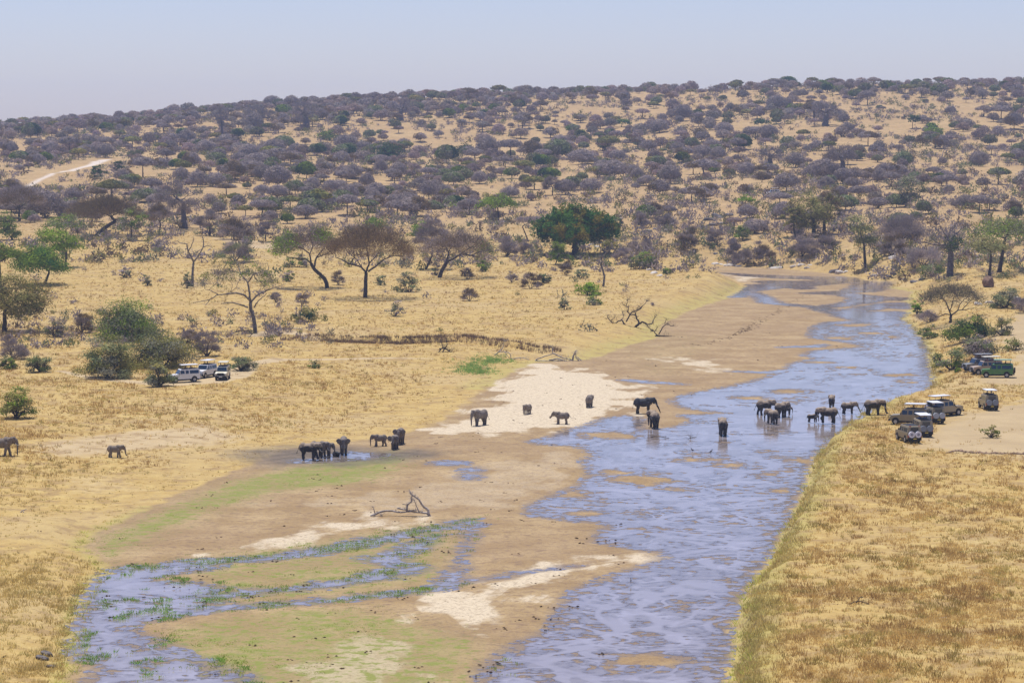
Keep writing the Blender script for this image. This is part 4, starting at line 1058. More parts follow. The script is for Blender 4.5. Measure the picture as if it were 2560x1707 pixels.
# ------------------------------------------------------------------ single bushes
def bush(label, x0, x1, y0, y1, cols=GREYG, bare=False, dens=.8, name='shrub', group=None, **kw):
    """bush seen between x0..x1, top y0, foot y1"""
    kw.setdefault('trunk_r', .07 if (x1 - x0) < 60 else .14)
    kw.setdefault('stems', 6)
    kw.setdefault('style', 'dome')
    ex = (x1 - x0) * .06
    x0, x1, y0 = x0 - ex, x1 + ex, y0 - ex * .4
    return hero(name, label, (x0 + x1) / 2, y1, x0, x1, y0, y1 - (y1 - y0) * (.12 if not bare else .2), cols=cols, bare=bare, dens=dens, cat='shrub', group=group, rmin=.03, **kw)
OG = OLIVE + GREYG
bush("big olive green bush left of the white cars, dark hollow at its foot", 200, 336, 846, 944, OG, dens=1.5)
bush("widest olive green bush, directly behind the bush that hides a car's bonnet", 308, 486, 816, 918, OG + [(.1, .13, .035)], dens=1.5)
bush("olive bush in front of the bonnet of the leftmost white car", 360, 440, 903, 965, OG, dens=1.3)
bush("leafy green bush on the open grass at the left edge", 0, 84, 957, 1045, OLIVE + GREEN_, dens=1.0, ntar=60)
bush("grey leafy bush right of the three white cars", 570, 634, 878, 926, GREYG, dens=1.0)
bush("tall grey brush above and left of the rightmost white car", 486, 548, 822, 890, GREY, True, dens=.8)
bush("brown bare scrub behind the three white cars", 452, 500, 815, 868, GREY + BROWN, True, dens=.8)
bush("pale grey bush at the left edge under the olive tree", -5, 66, 838, 897, GREY, True, dens=.9)
bush("green bush low at the left edge", -4, 43, 886, 922, GREEN_ + GREYG, dens=1.1)
bush("lone green bush on the straw coloured bank left of the olive bushes", 64, 133, 878, 930, [(.12, .16, .05)] + GREYG, dens=.9)
bush("grey green bush at the foot of the gully slope", 105, 172, 795, 842, GREYG + GREY, dens=.8)
bush("brown scrub in the gully left of the broad green tree", 172, 232, 782, 832, BROWN + GREY, True, dens=.7)
bush("green bush with a bright fresh spray on the right bank", 2368, 2482, 781, 850, GREEN_ + DARKG, dens=1.3)
bush("olive bush between the fresh green bush and the dirt road", 2473, 2534, 788, 838, GREYG + OLIVE, dens=.9)
bush("wide grey bush just above the parked green car", 2403, 2496, 828, 893, GREY + GREYG, dens=1.2, ntar=80)
bush("low green leafy bush at the right edge between the two dirt roads", 2503, 2565, 842, 876, GREEN_ + OLIVE, dens=.6)
bush("green bush spilling down the right bank toward the water", 2334, 2420, 864, 925, GREYG + GREEN_, dens=.9)
bush("bright green bush at the waterline where the right bank juts out", 2277, 2308, 742, 786, BRIGHT + GREEN_, dens=1.0)
bush("green bush with dark foot on the slope under the grey umbrella tree", 2293, 2344, 808, 845, GREEN_ + GREYG, dens=.9)
bush("dry grey brush hanging left of the grey umbrella tree's foot", 2292, 2346, 778, 806, GREY, True, dens=.9)
bush("grey olive bush on the upper right bank beside pale boulders", 2474, 2552, 708, 770, GREYG, dens=1.0)
bush("grey bush at the right edge beside pale boulders", 2534, 2590, 736, 782, GREY, True, dens=.9)
bush("small leggy green plant growing in the middle of the dirt lot", 2455, 2501, 1052, 1094, OLIVE + GREEN_, dens=.35, ntar=22)
bush("small fresh green plants on the slope beside the parked tan car", 2384, 2404, 915, 932, GREEN_, dens=.7)
bush("bright green bush at the foot of the slender dead tree", 1443, 1506, 698, 738, BRIGHT, dens=1.1)
bush("small green bush below the bright green bush", 1465, 1505, 734, 762, GREEN_ + GREYG, dens=.7)
bush("grey green bush left below the bright green bush", 1397, 1428, 744, 774, GREYG, dens=.7)
bush("bare grey bush on the plain left of a dark green one", 1303, 1350, 680, 722, GREY + BROWN, True, dens=.8)
bush("dark green low bush right of a bare grey one on the plain", 1341, 1379, 679, 708, DARKG + GREYG, dens=1.0)
bush("bare brown bush below the small round green tree", 1398, 1432, 652, 688, GREY + BROWN, True, dens=.7)
bush("soft green bush below the huge dark green tree, left of the dead tree", 1433, 1471, 668, 696, GREYG, dens=.7)
bush("dark footed green bush at the rocky corner of the plain", 1579, 1636, 618, 672, GREYG + GREEN_, dens=.9)
bush("pale grey bush right of the huge dark green tree", 1533, 1578, 616, 655, GREY, True, dens=1.0)
bush("dome shaped grey bush behind the dark footed green bush", 1572, 1634, 594, 634, GREY, True, dens=1.0)
bush("pale grey bush left below the huge dark green tree", 1296, 1336, 602, 642, GREY, True, dens=1.0)
bush("wide pale grey bush further left of the huge dark green tree", 1236, 1298, 588, 640, GREY, True, dens=.9)
bush("dark upright bush on the slope right above the huge dark green tree", 1535, 1560, 532, 577, GREYG + GREY, dens=.9)
bush("tall grey brush above the rocks right of the huge dark green tree", 1588, 1622, 524, 570, GREY, True, dens=.8)
bush("small green tuft bush near the rocks at the plain's right end", 1652, 1680, 662, 686, GREYG + GREEN_, dens=.8)
bush("round grey bush with many fine stems under the widest umbrella tree's right side", 967, 1010, 743, 790, GREYG + GREY, dens=.45)
bush("dark green low bush with white sticks on the plain left of centre", 737, 793, 763, 804, DARKG + OLIVE, dens=.9)
bush("large grey green airy bush right of the widest umbrella tree", 990, 1052, 672, 730, GREYG, dens=.7)
bush("thin stemmed bush directly right of the widest umbrella tree's trunk", 936, 966, 676, 713, GREYG, dens=.6)
bush("bare brown bush between the curved tree and the widest umbrella tree", 830, 862, 678, 712, BROWN + GREY, True, dens=.6)
bush("bare grey bush alone on open grass, centre right of the plain", 1154, 1193, 718, 752, GREY + BROWN, True, dens=.7)
bush("bare bush below the forked brown tree's crown", 1153, 1186, 668, 698, GREY + BROWN, True, dens=.7)
bush("green bush below the right end of the forked brown tree's crown", 1188, 1224, 645, 679, GREEN_ + GREYG, dens=.8)
bush("bushy scrub left of the forked brown tree's trunk", 1076, 1106, 644, 688, GREYG + GREY, dens=.5)
bush("small bare bush left of the lone bare bush on open grass", 1266, 1292, 682, 706, GREY, True, dens=.7)
bush("grey bush with green flecks between the dead tree and the curved tree", 549, 625, 594, 655, GREY + GREYG, True, dens=.9)
bush("dark green bush under the curved leaning tree", 715, 772, 630, 668, GREEN_ + GREY, dens=.9)
bush("round green brown bush right of the pale crooked tree's crown", 710, 738, 672, 704, GREEN_ + GREY, dens=.9)
bush("grey bush below the round green brown bush", 678, 703, 727, 756, GREY, True, dens=.7)
bush("thin bare scrub below the curved tree's foot", 738, 772, 724, 764, GREY + BROWN, True, dens=.5)
bush("green grey bush at the foot of the dead tree with three arms", 455, 482, 672, 720, GREYG, dens=.6)
bush("grey round bush in the open grass left of the dead tree with three arms", 299, 332, 654, 694, GREYG + GREY, dens=.6)
bush("thin grey bush right of the round one, left part of the plain", 356, 380, 684, 714, GREYG, dens=.4)
bush("small green weed bush by the track below the cut bank", 768, 802, 897, 920, GREYG + GREEN_, dens=.5)
bush("grey bush among the rocks on the knoll left of the far olive trees", 1812, 1858, 600, 650, GREY, True, dens=.9)
bush("dark grey bush on the far bank above the pale rocks", 1770, 1812, 560, 612, GREY, True, dens=.8)
bush("brown scrub bush on the far bank just above the bend", 1880, 1935, 610, 658, GREY + BROWN, True, dens=.8)
bush("wide grey thicket bush below the olive brown trees", 1972, 2040, 592, 640, GREY, True, dens=1.1)
bush("second grey thicket bush below the olive brown trees, nearer the pale tree", 2040, 2092, 584, 630, GREY, True, dens=1.1)
bush("brown grey thicket left of the creeper covered baobab", 2206, 2310, 536, 605, GREY, True, dens=1.1)
bush("dark thicket on the steep bank left of the creeper covered baobab", 2196, 2262, 590, 640, GREY + BROWN, True, dens=1.0)
bush("sparse grey bushes below the creeper covered baobab", 2268, 2352, 612, 668, GREY, True, dens=.6)
bush("low green scrub on the bank foot below the baobab", 2290, 2362, 655, 690, GREYG + GREEN_, dens=.7)
bush("bare thicket on the far bank left of the knoll", 1700, 1745, 560, 622, GREY + BROWN, True, dens=.8)
bush("small bare trees in a row on the far bank above the plain's tip", 1640, 1690, 520, 570, GREY, True, dens=.7)
bush("grey scrub at the waterline of the far bank", 1835, 1885, 620, 662, GREY, True, dens=.8)

# ------------------------------------------------------------------ trees and scrub of the far hillside
def build_hill():
    rng = np.random.default_rng(11)
    kinds = []
    spec = [('umbrella', GREY, True, 5), ('dome', GREY, True, 12), ('ball', GREY, True, 8), ('dome', GREY + BROWN, True, 5), ('umbrella', GREY + BROWN, True, 5), ('dome', GREYG, False, 4), ('umbrella', OLIVE + GREYG, False, 3), ('dome', DARKG + GREEN_ + GREYG, False, 2)]
    for si, (st, cols, bare, wgt) in enumerate(spec):
        for v in range(2 if si < 5 else 1):
            R = 4.0
            hh, zt = {'umbrella': (2.5, 5.7), 'dome': (4.3, 5.7), 'ball': (5.0, 5.8)}[st]
            wm, cm = plant_mesh(100 + si * 7 + v, st, R * .9, hh, zt - .2, trunk_r=.2, ntar=26, nleaf=60, size=.5, cols=cols, bare=bare, clump=1.2, rmin=.06, off=(0, 0))
            V, Fq, Cc = dome_twigs(np.random.default_rng(500 + si * 3 + v), R, hh, zt, 3000, .75 if bare else .6, .27 if bare else .75, cols, und=.12 if st == 'umbrella' else .25)
            me = (wm, mesh_np("crown", V, Fq, False, Cc, M_FOL))
            kinds.append((me, wgt / (2 if si < 5 else 1), bare, si))
    # merged low detail version
    low = []
    for si, (st, cols, bare, wgt) in enumerate(spec):
        r2 = np.random.default_rng(300 + si)
        hh, zt = {'umbrella': (2.5, 5.7), 'dome': (4.3, 5.7), 'ball': (5.0, 5.8)}[st]
        V, Fq, Cc = dome_twigs(r2, 4.0, hh, zt, 900, 1.15, .32 if bare else .6, cols, und=.12 if st == 'umbrella' else .25)
        if V.shape[0] == 0:
            continue
        k = Fq.shape[1]
        tv = np.array([[-.25, 0, -.3], [.25, 0, -.3], [.2, .1, 3.4], [-.2, .1, 3.4], [0, -.25, -.3], [0, .25, -.3], [.1, .2, 3.4], [.1, -.2, 3.4]])
        low.append((V, k, Cc, tv, wgt))
    # placing: dart throwing on the slope seen by the camera
    N = 9000
    px = rng.uniform(-140, 2700, N)
    Y = rng.uniform(.0, 1.0, N) ** .8 * 1290 + 760
    X = (px - CX) / F * Y
    Z = terrain(X, Y)
    py = YH + (H - Z) / Y * F
    dens = np.interp(px, [0, 700, 1200, 1700, 2560], [.8, .72, .55, .4, .36]) * np.interp(Y, [760, 1100, 1500, 2000], [.62, .85, 1.0, 1.3])
    dens *= 1 - .8 * ((px < 620) & (py > 395) & (py < 445) & (fbm(X / 60, Y / 60, 2, 3) > .42))
    dens *= 1 - .6 * sm(1250, 1350, px) * sm(1750, 1650, px) * sm(440, 480, py)
    dens *= np.interp(fbm(X / 40, Y / 60, 3, 21), [.38, .5, .62], [.22, .62, 1.25])
    dens *= np.where(Y > 1940, np.interp(px, [900, 1500], [1.7, .55]), 1)
    ymin = np.interp(px, [0, 300, 700, 1200, 1700, 2000, 2560], [850, 860, 870, 850, 835, 840, 850])
    keep = (rng.uniform(size=N) < dens) & (Y > ymin)
    keep &= ~((py > 560) & (px < 1700))
    keep &= ~((px > 1260) & (px < 1600) & (py > 505))
    keep &= ~((px > 60) & (px < 300) & (py > 385) & (py < 500) & (py > 480 - (px - 60) * .33))
    rd = hit(*np.array(HILLROAD, float).T)[:, :2]
    keep &= sdline(X, Y, rd, 12.0, 60) < 0
    idx = np.where(keep)[0]
    pts = []
    grid = {}
    for i in idx:
        s = rng.uniform(.42, 1.08) * (1.0 if rng.uniform() > .12 else 1.45)
        mind = 7.2 * s
        gx, gy = int(X[i] // 12), int(Y[i] // 12)
        ok = True
        for a in (-1, 0, 1):
            for b in (-1, 0, 1):
                for (x, y) in grid.get((gx + a, gy + b), []):
                    if (x - X[i]) ** 2 + (y - Y[i]) ** 2 < mind ** 2:
                        ok = False
        if ok:
            grid.setdefault((gx, gy), []).append((X[i], Y[i]))
            pts.append((X[i], Y[i], Z[i], s, px[i], py[i]))
    pts.sort(key=lambda p: -p[3] / p[1])
    inview = [p for p in pts if 5 < p[4] < 2555]
    single = set(id(p) for p in inview[:270])
    w = np.array([k[1] for k in kinds])
    w /= w.sum()
    wl = np.array([l[4] for l in low], float)
    wl /= wl.sum()
    LV, LF3, LF4, LC, n0 = [], [], [], [], 0
    protos = {}
    names = {True: 'acacia_tree', False: 'green_tree'}
    count = 0
    for p in pts:
        x, y, z, s, ppx, ppy = p
        rz = rng.uniform(0, 6.28)
        if id(p) in single:
            ki = int(rng.choice(len(kinds), p=w))
            me, _, bare, si = kinds[ki]
            part = ('far left', 'left', 'left of the middle', 'right of the middle', 'right', 'far right')[int(min(5, max(0, ppx // 427)))]
            big = 'large ' if s > 1.0 else ('mid sized ' if s > .75 else 'small ')
            zone = 'foot' if ppy > 500 else ('middle' if ppy > 380 else 'top')
            look = 'grey leafless thorn tree' if bare and si < 3 else ('brownish leafless thorn tree' if bare else 'small leafy green tree')
            look = big + look.replace('small ', '')
            lab = f"{look}, {zone} of the hillside, {part}"
            grp = f"{look}s scattered over the {zone} of the hillside, {part}"
            if ki not in protos:
                r = empty(names[bare])
                a, b = link('trunk', me[0], r), link('crown', me[1], r)
                protos[ki] = (r, [(a, []), (b, [])])
            else:
                r = copy_tree(*protos[ki])
            tag(r, lab, 'tree', grp)
            r.location = (x, y, z - .1)
            r.rotation_euler = (0, 0, rz)
            r.scale = (s * rng.uniform(.85, 1.15), s * rng.uniform(.85, 1.15), s * rng.uniform(.8, 1.2))
        else:
            V, k, Cc, tv, _ = low[int(rng.choice(len(low), p=wl))]
            c_, s_ = math.cos(rz), math.sin(rz)
            M = np.array([[c_, -s_, 0], [s_, c_, 0], [0, 0, 1]]) * s
            W = np.concatenate([V, tv]) @ M.T + np.array([x, y, z])
            LV.append(W)
            f = np.arange(len(V)).reshape(-1, k) + n0
            (LF3 if k == 3 else LF4).append(f)
            q = np.array([[0, 1, 2, 3], [4, 5, 6, 7]]) + n0 + len(V)
            LF4.append(q)
            LC.append(np.concatenate([Cc * rng.uniform(.72, 1.28) * np.array([rng.uniform(.95, 1.15), 1.0, rng.uniform(.85, 1.05)]), np.full((8, 3), .06)]))
            n0 += len(W)
    me = mesh_np("distant_woodland", np.concatenate(LV), [np.concatenate(LF3), np.concatenate(LF4)], False, np.concatenate(LC), M_FOL)
    o = link("distant_woodland", me)
    tag(o, "mass of small grey thorn trees covering the distant hillside", "woodland", None, 'stuff')
    print("HILL", len(pts), len(inview))
    # low scrub between the trees
    N = 15000
    px = rng.uniform(-140, 2700, N)
    Y = rng.uniform(0, 1, N) ** .9 * 1300 + 660
    X = (px - CX) / F * Y
    Z = terrain(X, Y)
    sdv = sdpoly(X, Y, BED, 40)
    keep = (sdv < -2) & (fbm(X / 30, Y / 45, 3, 41) > .40) & (sdline(X, Y, rd, 9.0, 60) < 0)
    keep &= (Y > np.interp(px, [0, 1200, 1700, 2000, 2560], [740, 720, 700, 700, 640]))
    X, Y, Z = X[keep], Y[keep], Z[keep]
    gx = hit(rng.uniform(-20, 830, 170), rng.uniform(782, 872, 170))
    g2 = hit(rng.uniform(-20, 1700, 150), rng.uniform(600, 860, 150))
    g3 = hit(rng.uniform(1700, 2560, 260), rng.uniform(560, 700, 260))
    g3 = g3[np.maximum(0, -sdpoly(g3[:, 0], g3[:, 1], BED, 40)) > 1]
    g2 = g2[fbm(g2[:, 0] / 25, g2[:, 1] / 30, 2, 5) > .5]
    X, Y, Z = (np.concatenate([a, gx[:, q], g2[:, q], g3[:, q]]) for q, a in enumerate((X, Y, Z)))
    n = len(X)
    sc = rng.uniform(.35, 1.0, n) ** 1.5 * np.where(Y < 700, 1.1, 1.9) + .3
    per = 46
    C = np.stack([X, Y, Z + sc * .4], 1)
    idx = np.repeat(np.arange(n), per)
    g = rng.normal(size=(n * per, 3)) * np.array([.5, .5, .38])
    P = C[idx] + g * sc[idx][:, None]
    d = rng.normal(size=P.shape)
    d[:, 2] = abs(d[:, 2]) + .3
    d /= np.linalg.norm(d, axis=1, keepdims=True)
    sv = np.cross(d, rng.normal(size=P.shape))
    sv /= np.linalg.norm(sv, axis=1, keepdims=True)
    L = (rng.uniform(.4, .9, len(P)) * np.maximum(sc[idx], .7))[:, None] * .8
    wd = L * .22
    V = np.stack([P - sv * wd, P + sv * wd, P + d * L], 1).reshape(-1, 3)
    pal = np.array(GREY * 4 + GREYG * 2 + BROWN + OLIVE)
    Cc = np.repeat(pal[rng.integers(0, len(pal), n)][idx] * rng.uniform(.75, 1.25, (len(P), 1)), 3, axis=0)
    o = link("scrub", mesh_np("scrub", V, np.arange(len(V)).reshape(-1, 3), False, Cc, M_FOL))
    tag(o, "low dry scrub dotting the hillside between the trees", "scrub", None, 'stuff')
build_hill()
# ------------------------------------------------------------------ dry grass, green sedge, droppings
def land_samples(rng, n, y0, y1):
    Y = 1 / rng.uniform(1 / y1, 1 / y0, n)
    X = rng.uniform(-.198, .198, n) * Y
    sd = sdpoly(X, Y, BED, 80.0)
    return X, Y, sd
def blades(rng, X, Y, Z, hgt, per, wid, spread, col, lean=.35):
    n = len(X)
    i = np.repeat(np.arange(n), per)
    a = rng.uniform(0, 2 * math.pi, n * per)
    r = rng.uniform(0, 1, n * per) * spread[i]
    bx, by = X[i] + np.cos(a) * r, Y[i] + np.sin(a) * r
    h = hgt[i] * rng.uniform(.6, 1.15, n * per)
    th = rng.uniform(0, math.pi, n * per)
    wx, wy = np.cos(th) * wid[i] * .5, np.sin(th) * wid[i] * .5
    lx, ly = np.cos(a) * h * lean + rng.normal(size=n * per) * h * .12, np.sin(a) * h * lean + rng.normal(size=n * per) * h * .12
    zb = Z[i] - .05
    V = np.stack([np.stack([bx - wx, by - wy, zb], 1), np.stack([bx + wx, by + wy, zb], 1), np.stack([bx + lx, by + ly, zb + h + .05], 1)], 1).reshape(-1, 3)
    C = np.repeat(col[i] * rng.uniform(.82, 1.18, (n * per, 1)), 3, axis=0)
    return V, C
def build_grass():
    rng = np.random.default_rng(5)
    VV, CC = [], []
    for n, y0, y1, per in ((110000, 184, 320, 7), (80000, 320, 480, 6), (60000, 480, 900, 5)):
        X, Y, sd = land_samples(rng, n, y0, y1)
        R = side_right(X, Y)
        ok = sd < np.where(R & (Y < 400), .9, -.6)
        px = X / Y * F + CX
        dn = .5 * fbm(X / 5, Y / 7, 3, 91) + .5 * fbm(X / 1.3, Y / 1.8, 2, 92)
        ok &= rng.uniform(size=n) < np.clip(.5 + (dn - .5) * 3.4, .12, .95)
        bare = np.zeros(n)
        for p in LOT:
            bare = np.maximum(bare, sm(-.6, .4, sdpoly(X, Y, poly_w(p, 2.9), 20) + (fbm(X / 4, Y / 5, 3, 83) - .5) * 4))
        bare *= R
        for p, w in TRACKS:
            bare = np.maximum(bare, sm(-.4, .3, sdline(X, Y, poly_w(p, 1.0), np.array(w) if not np.isscalar(w) else w, 12.0)))
        for p, s in DUST:
            bare = np.maximum(bare, min(1, s * 1.25) * sm(-2, 3, sdpoly(X, Y, poly_w(p, .3), 20)))
        # the lower left shore and the fringe of the bed are grazed short
        short = (~R) * sm(-22, -4, sd) * (Y > 262)
        ok &= rng.uniform(size=n) > bare * .97
        ok &= rng.uniform(size=n) > short * .8
        X, Y, sd, R, dn, short = X[ok], Y[ok], sd[ok], R[ok], dn[ok], short[ok]
        m = len(X)
        Z = terrain(X, Y, sd)
        big = rng.uniform(size=m) < .13 * sm(.42, .6, fbm(X / 3, Y / 4, 2, 95)) * 2
        h = rng.uniform(.16, .38, m) * (.6 + dn * .7) * (1 - .5 * short)
        h = np.where(big, h * 1.7, h)
        t = np.clip(fbm(X / 2.5, Y / 3.5, 3, 97) * 1.4 - .3 + rng.normal(size=m) * .3, 0, 1)[:, None]
        col = np.array([.84, .61, .22]) * (1 - t) + np.array([.54, .36, .145]) * t
        ol = (fbm(X / 2.2, Y / 3, 2, 98) > .58)[:, None] & (rng.uniform(size=(m, 1)) < .7)
        col = np.where(ol, col * np.array([.74, .84, .72]), col)
        col = np.where(big[:, None], col * np.array([.62, .54, .5]), col)
        e = (sm(-3.6, -.3, sd) * .5 * (R | (Y > 430)))[:, None]
        e = np.maximum(e, (~R)[:, None] * sm(-40, -8, sd)[:, None] * .45 * (Y < 330)[:, None])
        col = col * (1 - e) + np.array([.64, .55, .2]) * e
        h = h * (1 + .3 * e[:, 0] * R)
        wid = .028 + Y * 1.7e-4 + np.clip(Y - 600, 0, 400) * 2e-4
        V, C = blades(rng, X, Y, Z, h, per, wid, .12 + h * .5, col, .5)
        VV.append(V)
        CC.append(C)
    V = np.concatenate(VV)
    o = link("dry_grass", mesh_np("dry_grass", V, np.arange(len(V)).reshape(-1, 3), False, np.concatenate(CC), M_GRS))
    tag(o, "dry straw coloured savanna grass tufts on both river banks", "grass", None, 'stuff')
    # green sedge by the channels, at the waterline and one patch under the cut bank
    VV, CC = [], []
    def tufts(X, Y, h, col, per=8, w=.07, sp=.3):
        Z = np.maximum(terrain(X, Y), -.02)
        V, C = blades(rng, X, Y, Z, h * .8, per, np.full(len(X), w), np.full(len(X), sp), col, 1.1)
        VV.append(V)
        CC.append(C)
    for pts, w in LCH[:3]:
        P = poly_w(pts)
        seg = rng.integers(0, len(P) - 1, 460)
        t = rng.uniform(0, 1, 460)[:, None]
        Q = P[seg] * (1 - t) + P[seg + 1] * t
        Q = Q + rng.normal(size=Q.shape) * np.array([1.2, 1.3])
        kk = fbm(Q[:, 0] / 3, Q[:, 1] / 3, 2, 66) > .5
        Q = Q[kk]
        tufts(Q[:, 0], Q[:, 1], rng.uniform(.06, .2, len(Q)), np.array([.24, .38, .06]) * rng.uniform(.7, 1.5, (len(Q), 1)), sp=.5)
    X, Y, sd = land_samples(rng, 60000, 190, 420)
    lw = sdpoly(X, Y, poly_w(LEFTW), 6)
    m1 = (lw > -1.5) & (fbm(X / 2.5, Y / 3, 3, 67) > .66) & (sd > .5)
    tufts(X[m1], Y[m1], rng.uniform(.1, .3, m1.sum()), np.array([.2, .36, .06]) * rng.uniform(.7, 1.4, (m1.sum(), 1)), sp=.35)
    gr = np.zeros(len(X))
    for p, s in GREEN:
        gr = np.maximum(gr, s * sm(-2, 3, sdpoly(X, Y, poly_w(p), 20)))
    m2 = (sd > .5) & (rng.uniform(size=len(X)) < gr * sm(.52, .7, fbm(X / 3, Y / 4, 3, 68)) * .9)
    tufts(X[m2], Y[m2], rng.uniform(.03, .12, m2.sum()), np.array([.34, .42, .07]) * rng.uniform(.75, 1.4, (m2.sum(), 1)), sp=.45, w=.09)
    R = side_right(X, Y)
    m3 = (np.abs(sd - np.where(R, .8, -.3)) < 1.0) & (rng.uniform(size=len(X)) < .2) & (R | (Y < 290))
    tufts(X[m3], Y[m3], rng.uniform(.2, .55, m3.sum()), np.array([.5, .5, .12]) * rng.uniform(.7, 1.4, (m3.sum(), 1)), per=9, sp=.35)
    pc = hit(np.array([1215, 1185, 1240, 1200, 1175]), np.array([903, 915, 900, 930, 925]))
    Q = pc[rng.integers(0, 5, 420), :2] + rng.normal(size=(420, 2)) * np.array([1.6, 3.0])
    tufts(Q[:, 0], Q[:, 1], rng.uniform(.3, .7, 420), np.array([.22, .36, .09]) * rng.uniform(.8, 1.3, (420, 1)), per=9, w=.09, sp=.4)
    V = np.concatenate(VV)
    o = link("green_sedge", mesh_np("green_sedge", V, np.arange(len(V)).reshape(-1, 3), False, np.concatenate(CC), M_GRS))
    tag(o, "green sedge and fresh grass growing along the wet channels", "grass", None, 'stuff')
    # cut bank: roots and dead grass hanging over the earth step
    X = rng.uniform(_E[1, 0], _E[-1, 0], 1500)
    Y = np.interp(X, _E[:, 0], _E[:, 1]) + rng.normal(size=1500) * .9 - .3
    ii = rng.uniform(size=1500) < .5 + .5 * (fbm(X / 3, X * 0, 2, 12) > .5)
    X, Y = X[ii], Y[ii]
    V, C = blades(rng, X, Y, terrain(X, Y), rng.uniform(.3, .8, len(X)), 8, np.full(len(X), .1), np.full(len(X), .35), np.array([.34, .23, .14]) * rng.uniform(.6, 1.5, (len(X), 1)))
    o = link("bank_scrub", mesh_np("bank_scrub", V, np.arange(len(V)).reshape(-1, 3), False, C, M_FOL))
    tag(o, "brown dead scrub matted along the cut earth bank", "scrub", None, 'stuff')
    # droppings and flood debris on the sand
    X, Y, sd = land_samples(rng, 1700, 190, 560)
    k = (sd > 1) & (fbm(X / 6, Y / 8, 2, 77) > .45) & (rng.uniform(size=len(X)) < np.where(sdpoly(X, Y, poly_w(MAIN), 12) > 0, .03, .6))
    k |= (sd < -3) & (sd > -40) & (~side_right(X, Y)) & (rng.uniform(size=len(X)) < .06)
    X, Y, sd = X[k], Y[k], sd[k]
    tr = poly_w([(2010, 738), (1960, 775), (1900, 800), (1860, 828), (1800, 850), (1740, 868)])
    t = np.concatenate([rng.uniform(0, 5, 70), rng.normal(2.8, .35, 50)])
    X = np.concatenate([X, np.interp(t, range(6), tr[:, 0]) + rng.normal(size=120) * .6])
    Y = np.concatenate([Y, np.interp(t, range(6), tr[:, 1]) + rng.normal(size=120) * .9])
    Z = np.maximum(terrain(X, Y), 0)
    per = 3
    i = np.repeat(np.arange(len(X)), per)
    c = np.stack([X, Y, Z], 1)[i] + rng.normal(size=(len(i), 3)) * np.array([.28, .28, 0])
    oct_ = np.array([[1, 0, 0], [0, 1, 0], [-1, 0, 0], [0, -1, 0], [0, 0, 1], [0, 0, -.4]])
    fo = np.array([[0, 1, 4], [1, 2, 4], [2, 3, 4], [3, 0, 4], [1, 0, 5], [2, 1, 5], [3, 2, 5], [0, 3, 5]])
    s = rng.uniform(.05, .13, len(i))
    V = (c[:, None, :] + oct_[None] * s[:, None, None] * np.array([1.3, 1.1, .8]) * rng.uniform(.7, 1.3, (len(i), 6, 1))).reshape(-1, 3)
    Fq = (fo[None] + np.arange(len(i))[:, None, None] * 6).reshape(-1, 3)
    C = np.repeat(np.array([.085, .05, .035]) * rng.uniform(.6, 1.6, (len(i), 1)), 6, axis=0)
    o = link("droppings", mesh_np("droppings", V, Fq, False, C, M_FOL))
    tag(o, "dark dung and flood litter strewn over the sand", "litter", None, 'stuff')
build_grass()

# ------------------------------------------------------------------ rocks
def mat_rock(name, a, b):
    t = NT(name)
    tc = t.n("ShaderNodeTexCoord").outputs['Object']
    n = t.noise(1.3, 5, tc)
    return t.out(t.bsdf(t.mix(t.ramp(n, .35, .65), a, b), .9, .2, bump=n, bs=.8, bd=.3))
M_ROCKP = mat_rock("pale_rock", (.42, .37, .31), (.66, .6, .52))
M_ROCKD = mat_rock("dark_rock", (.07, .065, .07), (.22, .19, .175))
def rock_mesh(seed):
    bm = bmesh.new()
    bmesh.ops.create_icosphere(bm, subdivisions=3, radius=1.0)
    r = np.random.default_rng(seed)
    pl = [(Vector(r.normal(size=3)).normalized(), r.uniform(.55, .9)) for _ in range(9)]
    for v in bm.verts:
        for n, d in pl:
            e = v.co.dot(n) - d
            if e > 0:
                v.co -= n * e * .85
        v.co *= 1 + .05 * math.sin(v.co.x * 7 + seed) * math.cos(v.co.y * 6)
    me = bpy.data.meshes.new("rock")
    bm.to_mesh(me)
    bm.free()
    return me
